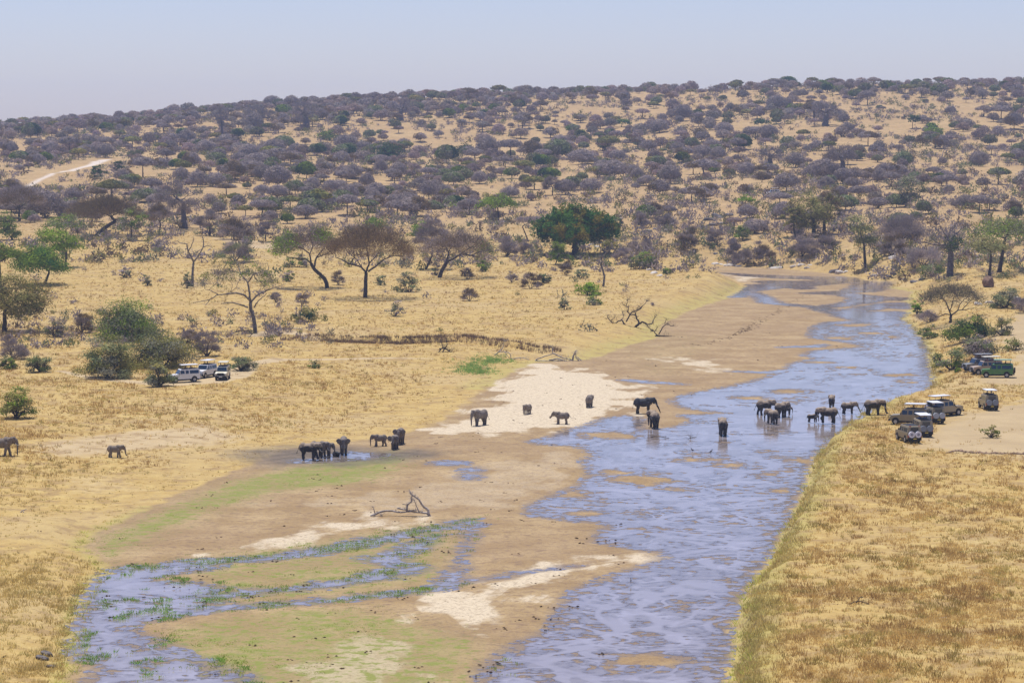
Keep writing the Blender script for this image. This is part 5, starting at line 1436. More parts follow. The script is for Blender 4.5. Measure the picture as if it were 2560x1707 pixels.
def build_rocks():
    rng = np.random.default_rng(3)
    meshes = {}
    for q in range(5):
        for m, nm in ((M_ROCKP, 'p'), (M_ROCKD, 'd')):
            me = rock_mesh(q)
            me.materials.append(m)
            meshes[(q, nm)] = me
    def rock(px, py, w, kind, label, group=None, flat=.55):
        w = w * 1.25
        p = hit(px, py)[0]
        k = p[1] / F
        o = link("rock", meshes[(int(rng.integers(0, 5)), kind)])
        o.location = (p[0], p[1] + w * k * .3, p[2] + .02)
        o.scale = (w * k * .5, w * k * .5 * rng.uniform(.8, 1.2), w * k * .5 * flat)
        o.rotation_euler = (rng.normal() * .15, rng.normal() * .15, rng.uniform(0, 6))
        tag(o, label, 'rock', group)
    for px, py, w in ((1788, 662, 18), (1806, 663, 14)):
        rock(px, py, w, 'p', "pale low rock where the left plain meets the far bank", "pale low rocks by the plain's tip")
    for px, py, w in ((1826, 666, 28), (1848, 667, 16), (1838, 660, 12)):
        rock(px, py, w, 'p', "broad pale rock slab at the foot of the far bank, left of the middle", "pale slabs at the foot of the far bank")
    rock(1938, 672, 34, 'p', "long flat pale rock alone at the far waterline, middle of the bend", None, .3)
    for px, py, w in ((1986, 668, 20), (2003, 664, 16), (2018, 672, 18), (2028, 665, 14), (2010, 654, 14)):
        rock(px, py, w, 'p', "one of the jumbled pale rocks below the dark trunked tree of the far bank", "jumbled pale rocks on the far bank")
    for px, py, w in ((1982, 656, 14), (1996, 652, 12), (1790, 636, 12)):
        rock(px, py, w, 'd', "dark rock just above the jumbled pale rocks of the far bank", "dark rocks above the pale ones")
    rock(2084, 683, 26, 'd', "blue black boulder at the water's edge of the far bank", None, .8)
    for px, py, w in ((2100, 684, 22), (2115, 681, 14)):
        rock(px, py, w, 'p', "pale rock touching the blue black boulder at the water's edge", "pale rocks beside the blue black boulder")
    for px, py, w in ((2222, 692, 16), (2236, 686, 16), (2212, 697, 12)):
        rock(px, py, w, 'd', "dark rock at the waterline right of the bend's last pool", "dark rocks at the right waterline")
    rock(2185, 690, 16, 'p', "small pale rock at the waterline below the creeper covered baobab")
    rock(2250, 626, 26, 'p', "white topped rock high on the bank left of the baobab", None, .5)
    rock(2232, 646, 22, 'p', "pale rock below the white topped rock left of the baobab")
    rock(2446, 762, 22, 'p', "pale boulder behind the grey umbrella tree's right side")
    rock(2476, 758, 20, 'p', "second pale boulder, between the grey umbrella tree and the grey olive bush")
    rock(2536, 752, 34, 'p', "largest pale boulder, at the right edge among grey bushes")
    for px, py, w in ((1478, 612, 12), (1492, 618, 14), (1470, 620, 10), (1500, 608, 12)):
        rock(px, py, w, 'p', "pale rock in the pile right under the huge dark green tree", "rock pile under the huge dark green tree")
    for px, py, w in ((1600, 572, 18), (1622, 580, 22), (1640, 574, 16), (1590, 588, 16), (1540, 604, 14), (1628, 598, 14)):
        rock(px, py, w, 'd', "dark ledge rock on the slope right of the huge dark green tree", "ledge rocks right of the huge dark green tree")
    for px, py, w in ((1624, 676, 16), (1636, 684, 18), (1650, 690, 14)):
        rock(px, py, w, 'p', "grey rock in the grass near the right end of the plain", "grey rocks near the plain's right end")
    for px, py, w in ((1770, 552, 26), (1795, 545, 30), (1820, 540, 24), (1780, 565, 20), (1808, 562, 22), (1835, 556, 18), (1762, 570, 16)):
        rock(px, py, w, 'd', "dark rock of the knoll above the far bank, left of the olive trees", "rocks of the knoll")
    for px, py, w in ((2285, 706, 20), (2305, 700, 18), (2265, 700, 14)):
        rock(px, py, w, 'd', "dark earth clod at the shaded undercut of the right bank", "clods at the undercut of the right bank")
    for px, py, w in ((118, 1637, 30), (105, 1648, 34), (122, 1668, 26)):
        rock(px, py, w, 'd', "dark eroded clod at the lower left shore", "eroded clods at the lower left shore", .4)
    # termite mound beside the right road
    p = hit(2470, 718)[0]
    me = rock_mesh(9)
    me.materials.append(mat_bark("mound_earth", (.16, .1, .07), (.28, .18, .12)))
    o = link("termite_mound", me)
    o.location = (p[0], p[1], p[2] + .8)
    o.scale = (1.4, 1.2, 1.9)
    tag(o, "brown termite mound on the grassy slope at the right", "termite mound")
    # dark soil ridge along the near edge of the dirt lot
    rr = np.random.default_rng(8)
    P = hit(np.array([2365, 2395, 2420, 2460, 2500, 2540, 2580, 2620]), np.array([1132, 1127, 1131, 1133, 1134, 1135, 1136, 1137]))
    t = np.linspace(0, 7, 90)
    C = np.stack([np.interp(t, range(8), P[:, q]) for q in range(3)], 1)
    C[:, 1] += rr.normal(size=90) * .25
    tb = Tubes(7)
    tb.add(C + np.array([0, 0, -.04]), .22 * (1 + rr.normal(size=90) * .25) * np.minimum(1, (90 - np.arange(90)) / 4))
    me = tb.mesh("soil_ridge", mat_bark("ridge_soil", (.2, .13, .09), (.34, .24, .16)))
    tag(link("soil_ridge", me), "dark earth ridge along the near edge of the dirt lot", "earth ridge", None, 'structure')
build_rocks()
# ------------------------------------------------------------------ animals and people: one continuous skin each
_SPH = None
def sphere(seg=14, ring=9):
    global _SPH
    if _SPH is None:
        V, Fq = [], []
        for i in range(ring + 1):
            th = math.pi * i / ring
            for j in range(seg):
                a = 2 * math.pi * j / seg
                V.append((math.sin(th) * math.cos(a), math.sin(th) * math.sin(a), math.cos(th)))
        for i in range(ring):
            for j in range(seg):
                a, b = i * seg + j, i * seg + (j + 1) % seg
                Fq.append((a, a + seg, b + seg, b))
        _SPH = (np.array(V), np.array(Fq))
    return _SPH
class Blob:
    """solid parts that are fused into one continuous surface"""
    def __init__(s):
        s.V, s.F, s.n = [], [], 0
    def ell(s, c, r, rot=None, tf=None):
        V, Fq = sphere()
        P = V * np.array(r)
        if rot is not None:
            P = P @ np.array(Euler(rot).to_matrix()).T
        P = P + np.array(c)
        if tf is not None:
            P = tf(P)
        s.V.append(P)
        s.F.append(Fq + s.n)
        s.n += len(P)
    def limb(s, pts, rad, tf=None, stretch=None):
        pts = np.asarray(pts, float)
        rad = np.asarray(rad, float)
        for i in range(len(pts) - 1):
            L = np.linalg.norm(pts[i + 1] - pts[i])
            m = max(2, int(L / (min(rad[i], rad[i + 1]) * .55)) + 1)
            for q in range(m + 1 if i == len(pts) - 2 else m):
                t = q / m
                r = rad[i] * (1 - t) + rad[i + 1] * t
                s.ell(pts[i] * (1 - t) + pts[i + 1] * t, (r, r, r), None, tf)
    def mesh(s, name, voxel, mat, scale=1.0, smooth=3):
        me = mesh_np(name + "_raw", np.concatenate(s.V) * scale, np.concatenate(s.F))
        bm = bmesh.new()
        bm.from_mesh(me)
        bmesh.ops.remove_doubles(bm, verts=bm.verts, dist=1e-5)
        bm.to_mesh(me)
        bm.free()
        ob = bpy.data.objects.new("tmp", me)
        COL.objects.link(ob)
        m = ob.modifiers.new("r", 'REMESH')
        m.mode = 'VOXEL'
        m.voxel_size = voxel
        m2 = ob.modifiers.new("s", 'SMOOTH')
        m2.factor, m2.iterations = .5, smooth
        dg = bpy.context.evaluated_depsgraph_get()
        out = bpy.data.meshes.new_from_object(ob.evaluated_get(dg))
        out.name = name
        bpy.data.objects.remove(ob)
        bpy.data.meshes.remove(me)
        out.materials.clear()
        out.materials.append(mat)
        out.polygons.foreach_set("use_smooth", np.ones(len(out.polygons), bool))
        return out
def simple_blob(name, pts, rad, mat, parent, scale=1.0, seg=8):
    tb = Tubes(seg)
    tb.add(np.asarray(pts, float) * scale, np.asarray(rad, float) * scale)
    return link(name, tb.mesh(name, mat), parent)

def mat_hide(name, dry, wet, line, soft=.12, glossy=.35):
    """dry dusty hide above a ragged wet line (metres above the feet), dark wet hide below"""
    t = NT(name)
    tc = t.n("ShaderNodeTexCoord").outputs['Object']
    z = t.n("ShaderNodeSeparateXYZ")
    t.t.links.new(tc, z.inputs[0])
    n = t.noise(1.7, 4, tc)
    w = t.noise(14, 3, tc)
    m = t.ramp(t.math('ADD', z.outputs[2], t.math('MULTIPLY', t.math('SUBTRACT', n, .5), .9)), line - soft, line + soft)
    dc = t.mix(t.ramp(n, .35, .65), dry, tuple(c * .72 for c in dry))
    c = t.mix(m, wet, dc)
    r = t.mix(m, (glossy,) * 3, (.88,) * 3)
    return t.out(t.bsdf(c, r, .4, bump=w, bs=.35, bd=.04))
HIDE_SPEC = {
    'dry': ("dusty_hide", (.24, .195, .155), (.12, .1, .085), -1.0, .12, .35),
    'dark': ("dark_hide", (.24, .2, .17), (.06, .05, .05), .34, .12, .35),
    'wet': ("wet_legged_hide", (.4, .31, .225), (.018, .017, .024), .70, .06, .35),
    'wetlow': ("wet_calf_hide", (.38, .29, .21), (.022, .02, .028), .8, .06, .35),
    'soak': ("soaked_hide", (.045, .05, .062), (.018, .018, .025), .7, .3, .28),
}
HIDE = {}
def hide_mat(kind, h):
    key = (kind, round(h * 4) / 4)
    if key not in HIDE:
        n, a, b, l, s, g = HIDE_SPEC[kind]
        HIDE[key] = mat_hide(n, a, b, l * key[1], s * key[1], g)
    return HIDE[key]
_t = NT("ivory")
M_IVORY = _t.out(_t.bsdf((.72, .66, .52), .45, .4))
_t = NT("eye_black")
M_EYE = _t.out(_t.bsdf((.01, .01, .01), .2, .5))
_t = NT("tail_hair")
M_TAIL = _t.out(_t.bsdf((.03, .025, .025), .8, .2))

def elephant(label, px, py, hpx, yaw, hide='dry', head=(0, 0), trunk='down', ears=.45, legs=(0, 0, 0, 0), tusks=True, calf=False, tail=.1, lift=None, sink=0.0, group="elephants in and beside the river"):
    """yaw: heading in degrees, 0 = to the right, 90 = away from the camera; hpx: shoulder height as seen"""
    w = hit(px, py)[0]
    h = hpx * w[1] / F
    root = empty('elephant', (w[0], w[1], max(w[2], -.02) - sink), math.radians(yaw))
    tag(root, label, 'elephant', group)
    b = Blob()
    # trunk of the body: deep chest, rounded rump, back line with a slight saddle
    b.ell((-.02, 0, .655), (.47, .238, .238))
    b.ell((-.33, 0, .69), (.215, .212, .245))
    b.ell((-.40, 0, .60), (.17, .17, .2))
    b.ell((.24, 0, .715), (.215, .18, .255))
    b.ell((.02, 0, .59), (.36, .225, .21))
    b.ell((.33, 0, .62), (.15, .15, .2))
    b.limb([(.3, 0, .78), (.45, 0, .79), (.56, 0, .80)], [.17, .145, .13])
    def tf(P):
        a, e = math.radians(head[0]), math.radians(head[1])
        q = P - np.array([.42, 0, .78])
        ce, se = math.cos(e), math.sin(e)
        q = np.stack([q[:, 0] * ce - q[:, 2] * se, q[:, 1], q[:, 0] * se + q[:, 2] * ce], 1)
        ca, sa = math.cos(a), math.sin(a)
        q = np.stack([q[:, 0] * ca - q[:, 1] * sa, q[:, 0] * sa + q[:, 1] * ca, q[:, 2]], 1)
        return q + np.array([.42, 0, .78])
    b.ell((.60, 0, .81), (.15, .135, .165), None, tf)
    b.ell((.63, 0, .895), (.10, .115, .085), None, tf)
    b.ell((.67, 0, .74), (.10, .10, .11), None, tf)
    b.ell((.66, 0, .635), (.085, .06, .055), None, tf)
    for s in (-1, 1):
        b.ell((.66, s * .075, .86), (.05, .04, .035), None, tf)
    hd = math.radians(head[1])
    base = np.array([[.72, 0, .80], [.775, 0, .70], [.80, 0, .60]])
    tr = {'down': [[.805, 0, .46], [.80, 0, .30], [.79, 0, .14], [.80, 0, .05]],
          'water': [[.82, 0, .45], [.84, 0, .28], [.84, 0, .10], [.84, 0, -.03]],
          'reach': [[.86, 0, .45], [.94, 0, .30], [1.0, 0, .15], [1.04, 0, .04]],
          'mouth': [[.86, 0, .52], [.92, 0, .46], [.93, 0, .55], [.86, 0, .60], [.78, 0, .59]],
          'curl': [[.83, 0, .45], [.85, 0, .30], [.89, 0, .20], [.95, 0, .19], [.97, 0, .24]],
          'up': [[.9, 0, .55], [.98, 0, .5], [1.06, 0, .42], [1.12, 0, .3]]}[trunk]
    P = tf(np.concatenate([base]))
    q = P[-1] - base[-1]
    q[2] = 0
    ca, sa = math.cos(math.radians(head[0])), math.sin(math.radians(head[0]))
    T = []
    for v in tr:
        d = np.array(v) - base[-1]
        d = np.array([d[0] * ca - d[1] * sa, d[0] * sa + d[1] * ca, d[2]])
        fz = 1.0 if trunk in ('mouth', 'curl') else (P[-1][2] - v[2]) / (base[-1][2] - v[2])
        T.append([P[-1][0] + d[0], P[-1][1] + d[1], P[-1][2] + d[2] * (1 if trunk in ('mouth', 'curl') else fz)])
    pts = np.concatenate([P, np.array(T)])
    b.limb(pts, np.linspace(.085, .028, len(pts)) ** 1.0)
    # ears: broad thin flaps, hinged at the temple
    for s in (-1, 1):
        E = 14
        for i in range(E):
            for (u, v, r) in ((.03, .03, .07), (.09, .04, .085), (.15, .01, .085), (.19, -.04, .075), (.13, -.08, .09), (.07, -.08, .085), (.09, -.16, .07), (.15, -.14, .065), (.07, -.22, .045)):
                if i:
                    continue
                ox = .56 - u * math.cos(ears * math.pi / 2)
                oy = .125 + u * math.sin(ears * math.pi / 2) + .02
                b.ell((ox, s * oy, .82 + v), (r if ears < .7 else r * .35 + .02, r * .32 + .012 if ears < .7 else r, r * 1.05), (0, 0, -s * (math.pi / 2 - ears * math.pi / 2) * 0), tf)
    # legs
    f1, f2, r1, r2 = legs
    for (x, s, o, fr) in ((.29, 1, f1, 1), (.29, -1, f2, 1), (-.35, 1, r1, 0), (-.35, -1, r2, 0)):
        y = s * .115
        li = .0
        if lift is not None and ((fr and s == 1 and lift == 0) or (fr and s == -1 and lift == 1)):
            b.limb([(x, y, .6), (x + .04, y, .42), (x + .14, y, .30), (x + .05, y, .14), (x + .07, y, .10)], [.11, .085, .068, .058, .066])
            continue
        if fr:
            b.limb([(x, y, .62), (x + o * .45, y, .38), (x + o * .8, y, .2), (x + o, y, .045)], [.115, .085, .068, .074])
        else:
            b.limb([(x, y * .95, .62), (x + .05 + o * .35, y, .36), (x - .005 + o * .75, y, .18), (x + o + .01, y, .045)], [.14, .10, .066, .076])
        b.ell((x + o + .012, y, .03), (.082, .078, .034))
    # tail
    b.limb([(-.53, 0, .76), (-.575, 0, .66), (-.6 - tail * .3, tail * .2, .5), (-.6 - tail, tail * .4, .36 + max(0, tail - .15) * .4)], [.035, .022, .017, .015])
    body = link('body', b.mesh("elephant_body", .0165 * h, hide_mat(hide, h), h), root)
    tt = np.array([(-.6 - tail, tail * .4, .37 + max(0, tail - .15) * .4), (-.61 - tail * 1.1, tail * .45, .28 + max(0, tail - .15) * .5)])
    simple_blob('tail_tuft', tt, [.014, .022], M_TAIL, root, h, 6)
    for s in (-1, 1):
        if tusks:
            P = tf(np.array([[.70, s * .065, .66], [.76, s * .08, .57], [.83, s * .085, .53], [.90, s * .075, .53]]))
            simple_blob('tusk', P, [.020, .019, .014, .005], M_IVORY, root, h, 7)
        P = tf(np.array([[.69, s * .108, .80], [.695, s * .12, .80]]))
        simple_blob('eye', P, [.013, .009], M_EYE, root, h, 6)
    return root
EL = elephant
EL("large elephant standing sideways, head to the right, left rear of the tight river group", 1912, 1036, 40, 20, 'wet', (0, -8), 'curl', .3, (.1, -.02, -.1, .06))
EL("elephant seen obliquely from behind, in the middle of the tight river group", 1953, 1042, 40, 48, 'wet', (-20, -10), 'down', .35, (.03, -.04, .05, -.04))
EL("tiny calf half hidden at the right flank of the tight river group", 1967, 1034, 18, 5, 'wetlow', (0, 0), 'down', .3, tusks=False, calf=True)
EL("elephant nearest the camera in the tight river group, rump turned to the camera", 1931, 1058, 38, 118, 'wet', (25, -12), 'down', .35, (.04, -.05, -.02, .03), tail=.05)
EL("small calf standing under the trunk of the biggest elephant in the river", 2030, 1055, 22, 8, 'wetlow', (0, -12), 'down', .3, (.05, 0, -.05, .05), tusks=False, calf=True)
EL("biggest elephant in the river, facing left with one foreleg raised beside a calf", 2070, 1057, 43, 186, 'wet', (0, -22), 'down', .25, (0, -.02, .0, .05), lift=0)
EL("elephant seen from behind, beyond the biggest elephant in the river", 2079, 1019, 34, 84, 'wet', (0, -15), 'down', .3, tail=.08)
EL("lone elephant in the river stretching its trunk down to the right", 2120, 1034, 32, 12, 'wet', (-10, -4), 'reach', .2, (.05, 0, -.03, .03), tail=.04)
EL("large elephant behind the grassy bank edge, rightmost in the river", 2183, 1037, 42, 14, 'wet', (-14, -16), 'curl', .3, (.05, -.02, -.02, .05))
EL("shiny wet black elephant facing right on the damp sand in midstream", 1608, 1033, 42, 2, 'soak', (0, -4), 'reach', .3, (0, .03, .05, -.04), tail=.02)
EL("elephant seen from behind with ears spread, in front of the shiny wet one", 1636, 1068, 44, 100, 'wet', (28, -6), 'down', .95, (.08, -.05, -.05, .08), tail=.03)
EL("single elephant walking away through the water, seen from directly behind", 1807, 1088, 47, 92, 'wet', (0, -20), 'down', .2, (0, .03, -.04, .04), tail=.02)
EL("tusked elephant on the left of the white sand bar, facing the camera and left", 1201, 1063, 43, 228, 'dark', (0, -6), 'down', .45, (.12, -.08, .05, -.08), group="elephants on the white sand bar")
EL("smallest elephant on the white sand bar, half turned toward the camera", 1319, 1035, 27, 238, 'dry', (0, -15), 'down', .3, (0, 0, .06, -.05), tusks=False, group="elephants on the white sand bar")
EL("elephant facing left, trunk in mouth and tail swung out, on the white sand bar", 1405, 1060, 33, 172, 'dry', (0, 0), 'mouth', .4, (.03, -.03, -.04, .05), tusks=False, tail=.42, group="elephants on the white sand bar")
EL("elephant walking away at the upstream side of the white sand bar", 1473, 1018, 32, 76, 'dark', (-12, -8), 'down', .45, (0, 0, .03, -.03), tusks=False, group="elephants on the white sand bar")
EL("muddy elephant standing broadside at the left end of the muddy pool", 772, 1147, 45, -14, 'wet', (0, -12), 'down', .5, (.2, 0, 0, .05), group="elephants at the muddy pool")
EL("wet headed tusker drinking between two others at the muddy pool", 797, 1141, 42, -28, 'dark', (0, -14), 'water', .3, (.06, 0, 0, .05), group="elephants at the muddy pool")
EL("elephant dipping its trunk behind the wet headed tusker at the muddy pool", 812, 1139, 36, -20, 'dark', (-8, -12), 'water', .3, group="elephants at the muddy pool")
EL("elephant facing the camera with head bowed and trunk in the muddy pool", 859, 1133, 46, 272, 'dark', (0, -24), 'water', .8, (.03, 0, 0, 0), group="elephants at the muddy pool")
EL("elephant striding left between the muddy pool and the tusked pair", 950, 1115, 32, 200, 'dry', (0, -6), 'down', .5, (.12, -.06, -.12, .08), tusks=False, group="elephants near the muddy pool")
EL("front one of the tusked pair right of the muddy pool, ears wide open", 987, 1122, 38, 262, 'dark', (0, -2), 'down', .95, group="elephants near the muddy pool")
EL("rear one of the tusked pair right of the muddy pool", 1001, 1109, 42, 264, 'dark', (0, 0), 'down', .9, tusks=False, group="elephants near the muddy pool")
EL("elephant cut off by the left edge, walking right over dry grass", 4, 1139, 50, 0, 'dry', (0, 2), 'down', .4, (.12, -.1, -.1, .14), group="elephants on the dusty flat at the left")
EL("young elephant walking right on the dusty flat, trunk curled", 287, 1143, 33, 2, 'dry', (0, -4), 'curl', .4, (.1, -.06, -.1, .1), tusks=False, tail=.05, group="elephants on the dusty flat at the left")
# calf wallowing in the pool: sunk to its flanks
EL("shiny dark calf lying in the muddy pool with only its back above water", 840, 1139, 24, -60, 'soak', (0, -20), 'down', .3, tusks=False, calf=True, sink=.55, group="elephants at the muddy pool")

# people: one continuous body each, clothes as parts
_t = NT("brown_skin")
M_SKIN = _t.out(_t.bsdf((.2, .11, .07), .6, .3))
_t = NT("dark_hair")
M_HAIR = _t.out(_t.bsdf((.02, .016, .014), .7, .3))
def cloth(name, c):
    t = NT(name)
    return t.out(t.bsdf(c, .85, .2))
CLO = {'navy': cloth("navy_cloth", (.03, .05, .16)), 'blue': cloth("blue_cloth", (.06, .16, .42)), 'black': cloth("black_cloth", (.02, .02, .025)), 'khaki': cloth("khaki_cloth", (.25, .2, .13)), 'pink': cloth("pink_cloth", (.55, .2, .2)), 'white': cloth("white_cloth", (.7, .7, .7))}
_PM = {}
def person_meshes(arms):
    if arms in _PM:
        return _PM[arms]
    b = Blob()
    b.limb([(0, 0, .95), (0, 0, 1.15), (.01, 0, 1.38)], [.115, .11, .12])
    for s in (-1, 1):
        b.ell((0, s * .13, 1.4), (.07, .08, .06))
        b.limb([(0, s * .09, .93), (.02, s * .10, .5), (0, s * .10, .09)], [.085, .062, .042])
        b.ell((.06, s * .10, .04), (.12, .045, .04))
        if arms == 'up':
            A = [(.0, s * .2, 1.4), (.18, s * .24, 1.24), (.32, s * .07, 1.42)]
        else:
            A = [(.0, s * .2, 1.4), (.02, s * .25, 1.12), (.22, s * .2, .98)]
        b.limb(A, [.052, .04, .03])
        e = np.array(A[-1])
        for f in range(4):
            b.limb([e, e + np.array([.07, (f - 1.5) * .018, -.01]), e + np.array([.105 - abs(f - 1.5) * .008, (f - 1.5) * .02, -.04])], [.016, .011, .009])
        b.limb([e, e + np.array([.03, -s * .045, .01])], [.015, .011])
    b.limb([(.01, 0, 1.45), (.015, 0, 1.54)], [.052, .05])
    b.ell((.02, 0, 1.63), (.092, .075, .115))
    b.ell((.112, 0, 1.61), (.018, .014, .022))
    b.ell((.09, 0, 1.56), (.025, .03, .012))
    for s in (-1, 1):
        b.ell((.02, s * .078, 1.62), (.02, .012, .03))
        b.ell((.1, s * .03, 1.64), (.012, .014, .009))
    body = b.mesh("person_body", .014, M_SKIN)
    c = Blob()
    c.limb([(0, 0, .93), (0, 0, 1.15), (.01, 0, 1.36)], [.14, .135, .142])
    for s in (-1, 1):
        c.ell((0, s * .13, 1.395), (.085, .095, .075))
        c.limb([(.0, s * .2, 1.4), (.09, s * .22, 1.32)] if arms == 'up' else [(.0, s * .2, 1.4), (.01, s * .235, 1.22)], [.068, .06])
    shirt = c.mesh("shirt", .022, CLO['navy'])
    d = Blob()
    for s in (-1, 1):
        d.limb([(0, s * .085, .95), (.02, s * .10, .5), (0, s * .10, .12)], [.115, .085, .065])
    trousers = d.mesh("trousers", .022, CLO['khaki'])
    e = Blob()
    e.ell((-.005, 0, 1.665), (.1, .088, .1))
    hair = e.mesh("hair", .02, M_HAIR)
    _PM[arms] = (body, shirt, trousers, hair)
    return _PM[arms]
def person(label, loc, yaw, shirt='navy', arms='up', group=None):
    r = empty('person', loc, yaw)
    tag(r, label, 'person', group)
    for nm, me in zip(('body', 'shirt', 'trousers', 'hair'), person_meshes(arms)):
        o = link(nm, me, r)
        if nm == 'shirt':
            o.material_slots[0].link = 'OBJECT'
            o.material_slots[0].material = CLO[shirt]
        if nm == 'hair' and arms == 'down':
            pass
    return r
# ------------------------------------------------------------------ safari cars
def paint(name, c, dust=.35):
    t = NT(name)
    tc = t.n("ShaderNodeTexCoord").outputs['Object']
    n = t.noise(2.2, 4, tc)
    return t.out(t.bsdf(t.mix(t.math('MULTIPLY', t.ramp(n, .35, .7), dust), c, (.42, .33, .23)), .35, .5))
PAINT = {'white': paint("white_paint", (.78, .78, .77), .18), 'cream': paint("cream_paint", (.7, .66, .5), .2), 'tan': paint("tan_paint", (.27, .23, .14)), 'sand': paint("sand_paint", (.36, .31, .2)), 'grey': paint("grey_green_paint", (.2, .21, .2)), 'green': paint("green_paint", (.055, .2, .045), .15), 'brown': paint("light_brown_paint", (.45, .34, .24)), 'lightgreen': paint("pale_green_paint", (.25, .42, .27), .1)}
_t = NT("car_glass")
M_GLASS = _t.out(_t.bsdf((.012, .03, .055), .06, .8))
_t = NT("black_trim")
M_BLK = _t.out(_t.bsdf((.018, .018, .02), .6, .3))
_t = NT("tyre_rubber")
M_TYRE = _t.out(_t.bsdf((.03, .028, .026), .85, .2))
_t = NT("rim_metal")
M_RIM = _t.out(_t.bsdf((.45, .43, .4), .4, .5))
_t = NT("lamp_glass")
M_LAMP = _t.out(_t.bsdf((.75, .75, .72), .15, .7))
_t = NT("red_lamp")
M_RED = _t.out(_t.bsdf((.5, .05, .03), .3, .5))
_t = NT("yellow_plate")
M_YEL = _t.out(_t.bsdf((.75, .6, .12), .5, .3))
_t = NT("white_plate")
M_WPL = _t.out(_t.bsdf((.75, .75, .75), .5, .3))
COVER = {'white': cloth("white_cover", (.74, .74, .82)), 'grey': cloth("grey_cover", (.24, .27, .32)), 'silver': cloth("silver_cover", (.42, .46, .52)), 'blue': cloth("blue_cover", (.36, .4, .72)), 'black': M_TYRE, 'aqua': cloth("aqua_cover", (.42, .62, .7))}
_CM = {}
def bm_mesh(name, fn, mat=None, bevel=0.0, smooth=False):
    if name in _CM:
        return _CM[name]
    bm = bmesh.new()
    fn(bm)
    if bevel:
        bmesh.ops.bevel(bm, geom=[e for e in bm.edges if len(e.link_faces) == 2 and e.calc_face_angle(0) > .3], offset=bevel, segments=2, affect='EDGES', profile=.6)
    bmesh.ops.recalc_face_normals(bm, faces=bm.faces)
    me = bpy.data.meshes.new(name)
    bm.to_mesh(me)
    bm.free()
    if smooth:
        me.polygons.foreach_set("use_smooth", np.ones(len(me.polygons), bool))
    if mat:
        me.materials.append(mat)
    _CM[name] = me
    return me
def prism(bm, prof, yf):
    """closed profile in x,z; half width yf(z)"""
    n = len(prof)
    L = [bm.verts.new((x, yf(z), z)) for x, z in prof]
    R = [bm.verts.new((x, -yf(z), z)) for x, z in prof]
    bm.faces.new(L)
    bm.faces.new(R[::-1])
    for i in range(n):
        j = (i + 1) % n
        bm.faces.new([L[j], L[i], R[i], R[j]])
def box(bm, x0, x1, y0, y1, z0, z1):
    v = [bm.verts.new((x, y, z)) for x in (x0, x1) for y in (y0, y1) for z in (z0, z1)]
    for f in ((0, 1, 3, 2), (4, 6, 7, 5), (0, 4, 5, 1), (2, 3, 7, 6), (0, 2, 6, 4), (1, 5, 7, 3)):
        bm.faces.new([v[i] for i in f])
def disc(bm, c, r, t, axis, seg=24):
    """short cylinder, axis 'x' or 'y'"""
    ring = []
    for s in (-.5, .5):
        q = []
        for i in range(seg):
            a = 2 * math.pi * i / seg
            u, w = math.cos(a) * r, math.sin(a) * r
            q.append(bm.verts.new((c[0] + s * t, c[1] + u, c[2] + w) if axis == 'x' else (c[0] + u, c[1] + s * t, c[2] + w)))
        ring.append(q)
    bm.faces.new(ring[0][::-1])
    bm.faces.new(ring[1])
    for i in range(seg):
        j = (i + 1) % seg
        bm.faces.new([ring[0][i], ring[0][j], ring[1][j], ring[1][i]])
yc = lambda z: .885 - max(0, z - 1.22) * .16
def m_body(bm):
    prism(bm, [(-2.42, .52), (2.22, .52), (2.28, .62), (2.27, 1.12), (2.18, 1.2), (1.02, 1.29), (.95, 1.22), (-2.44, 1.22), (-2.45, .6)], lambda z: .885)
def m_cabin(bm):
    prism(bm, [(-2.43, 1.225), (.93, 1.225), (.98, 1.30), (.62, 1.97), (.5, 2.03), (-2.2, 2.06), (-2.36, 2.0)], yc)
def side_pane(x0, x1, z0, z1, s):
    def f(bm):
        v = []
        for x, z in ((x0, z0), (x1, z0), (x1, z1), (x0, z1)):
            v.append((x, z))
        a = [bm.verts.new((x, s * (yc(z) + .004), z)) for x, z in v]
        b = [bm.verts.new((x, s * (yc(z) + .016), z)) for x, z in v]
        bm.faces.new(a)
        bm.faces.new(b)
        for i in range(4):
            j = (i + 1) % 4
            bm.faces.new([a[i], a[j], b[j], b[i]])
    return f
def m_screen(bm):
    P = [(.985, 1.34), (.665, 1.92)]
    n = Vector((.875, 0, .48)).normalized()
    vs = []
    for o in (.004, .018):
        vs.append([bm.verts.new((x + n.x * o, y * (yc(z) - .07), z + n.z * o)) for (x, z), y in ((P[0], -1), (P[0], 1), (P[1], 1), (P[1], -1))])
    bm.faces.new(vs[0])
    bm.faces.new(vs[1])
    for i in range(4):
        j = (i + 1) % 4
        bm.faces.new([vs[0][i], vs[0][j], vs[1][j], vs[1][i]])
def tubes_mesh(name, lines, mat, sides=8):
    if name not in _CM:
        tb = Tubes(sides)
        for p, r in lines:
            tb.add(p, r)
        _CM[name] = tb.mesh(name, mat)
    return _CM[name]
def painted(me, name, parent, mat):
    o = link(name, me, parent)
    o.material_slots[0].link = 'OBJECT'
    o.material_slots[0].material = mat
    return o
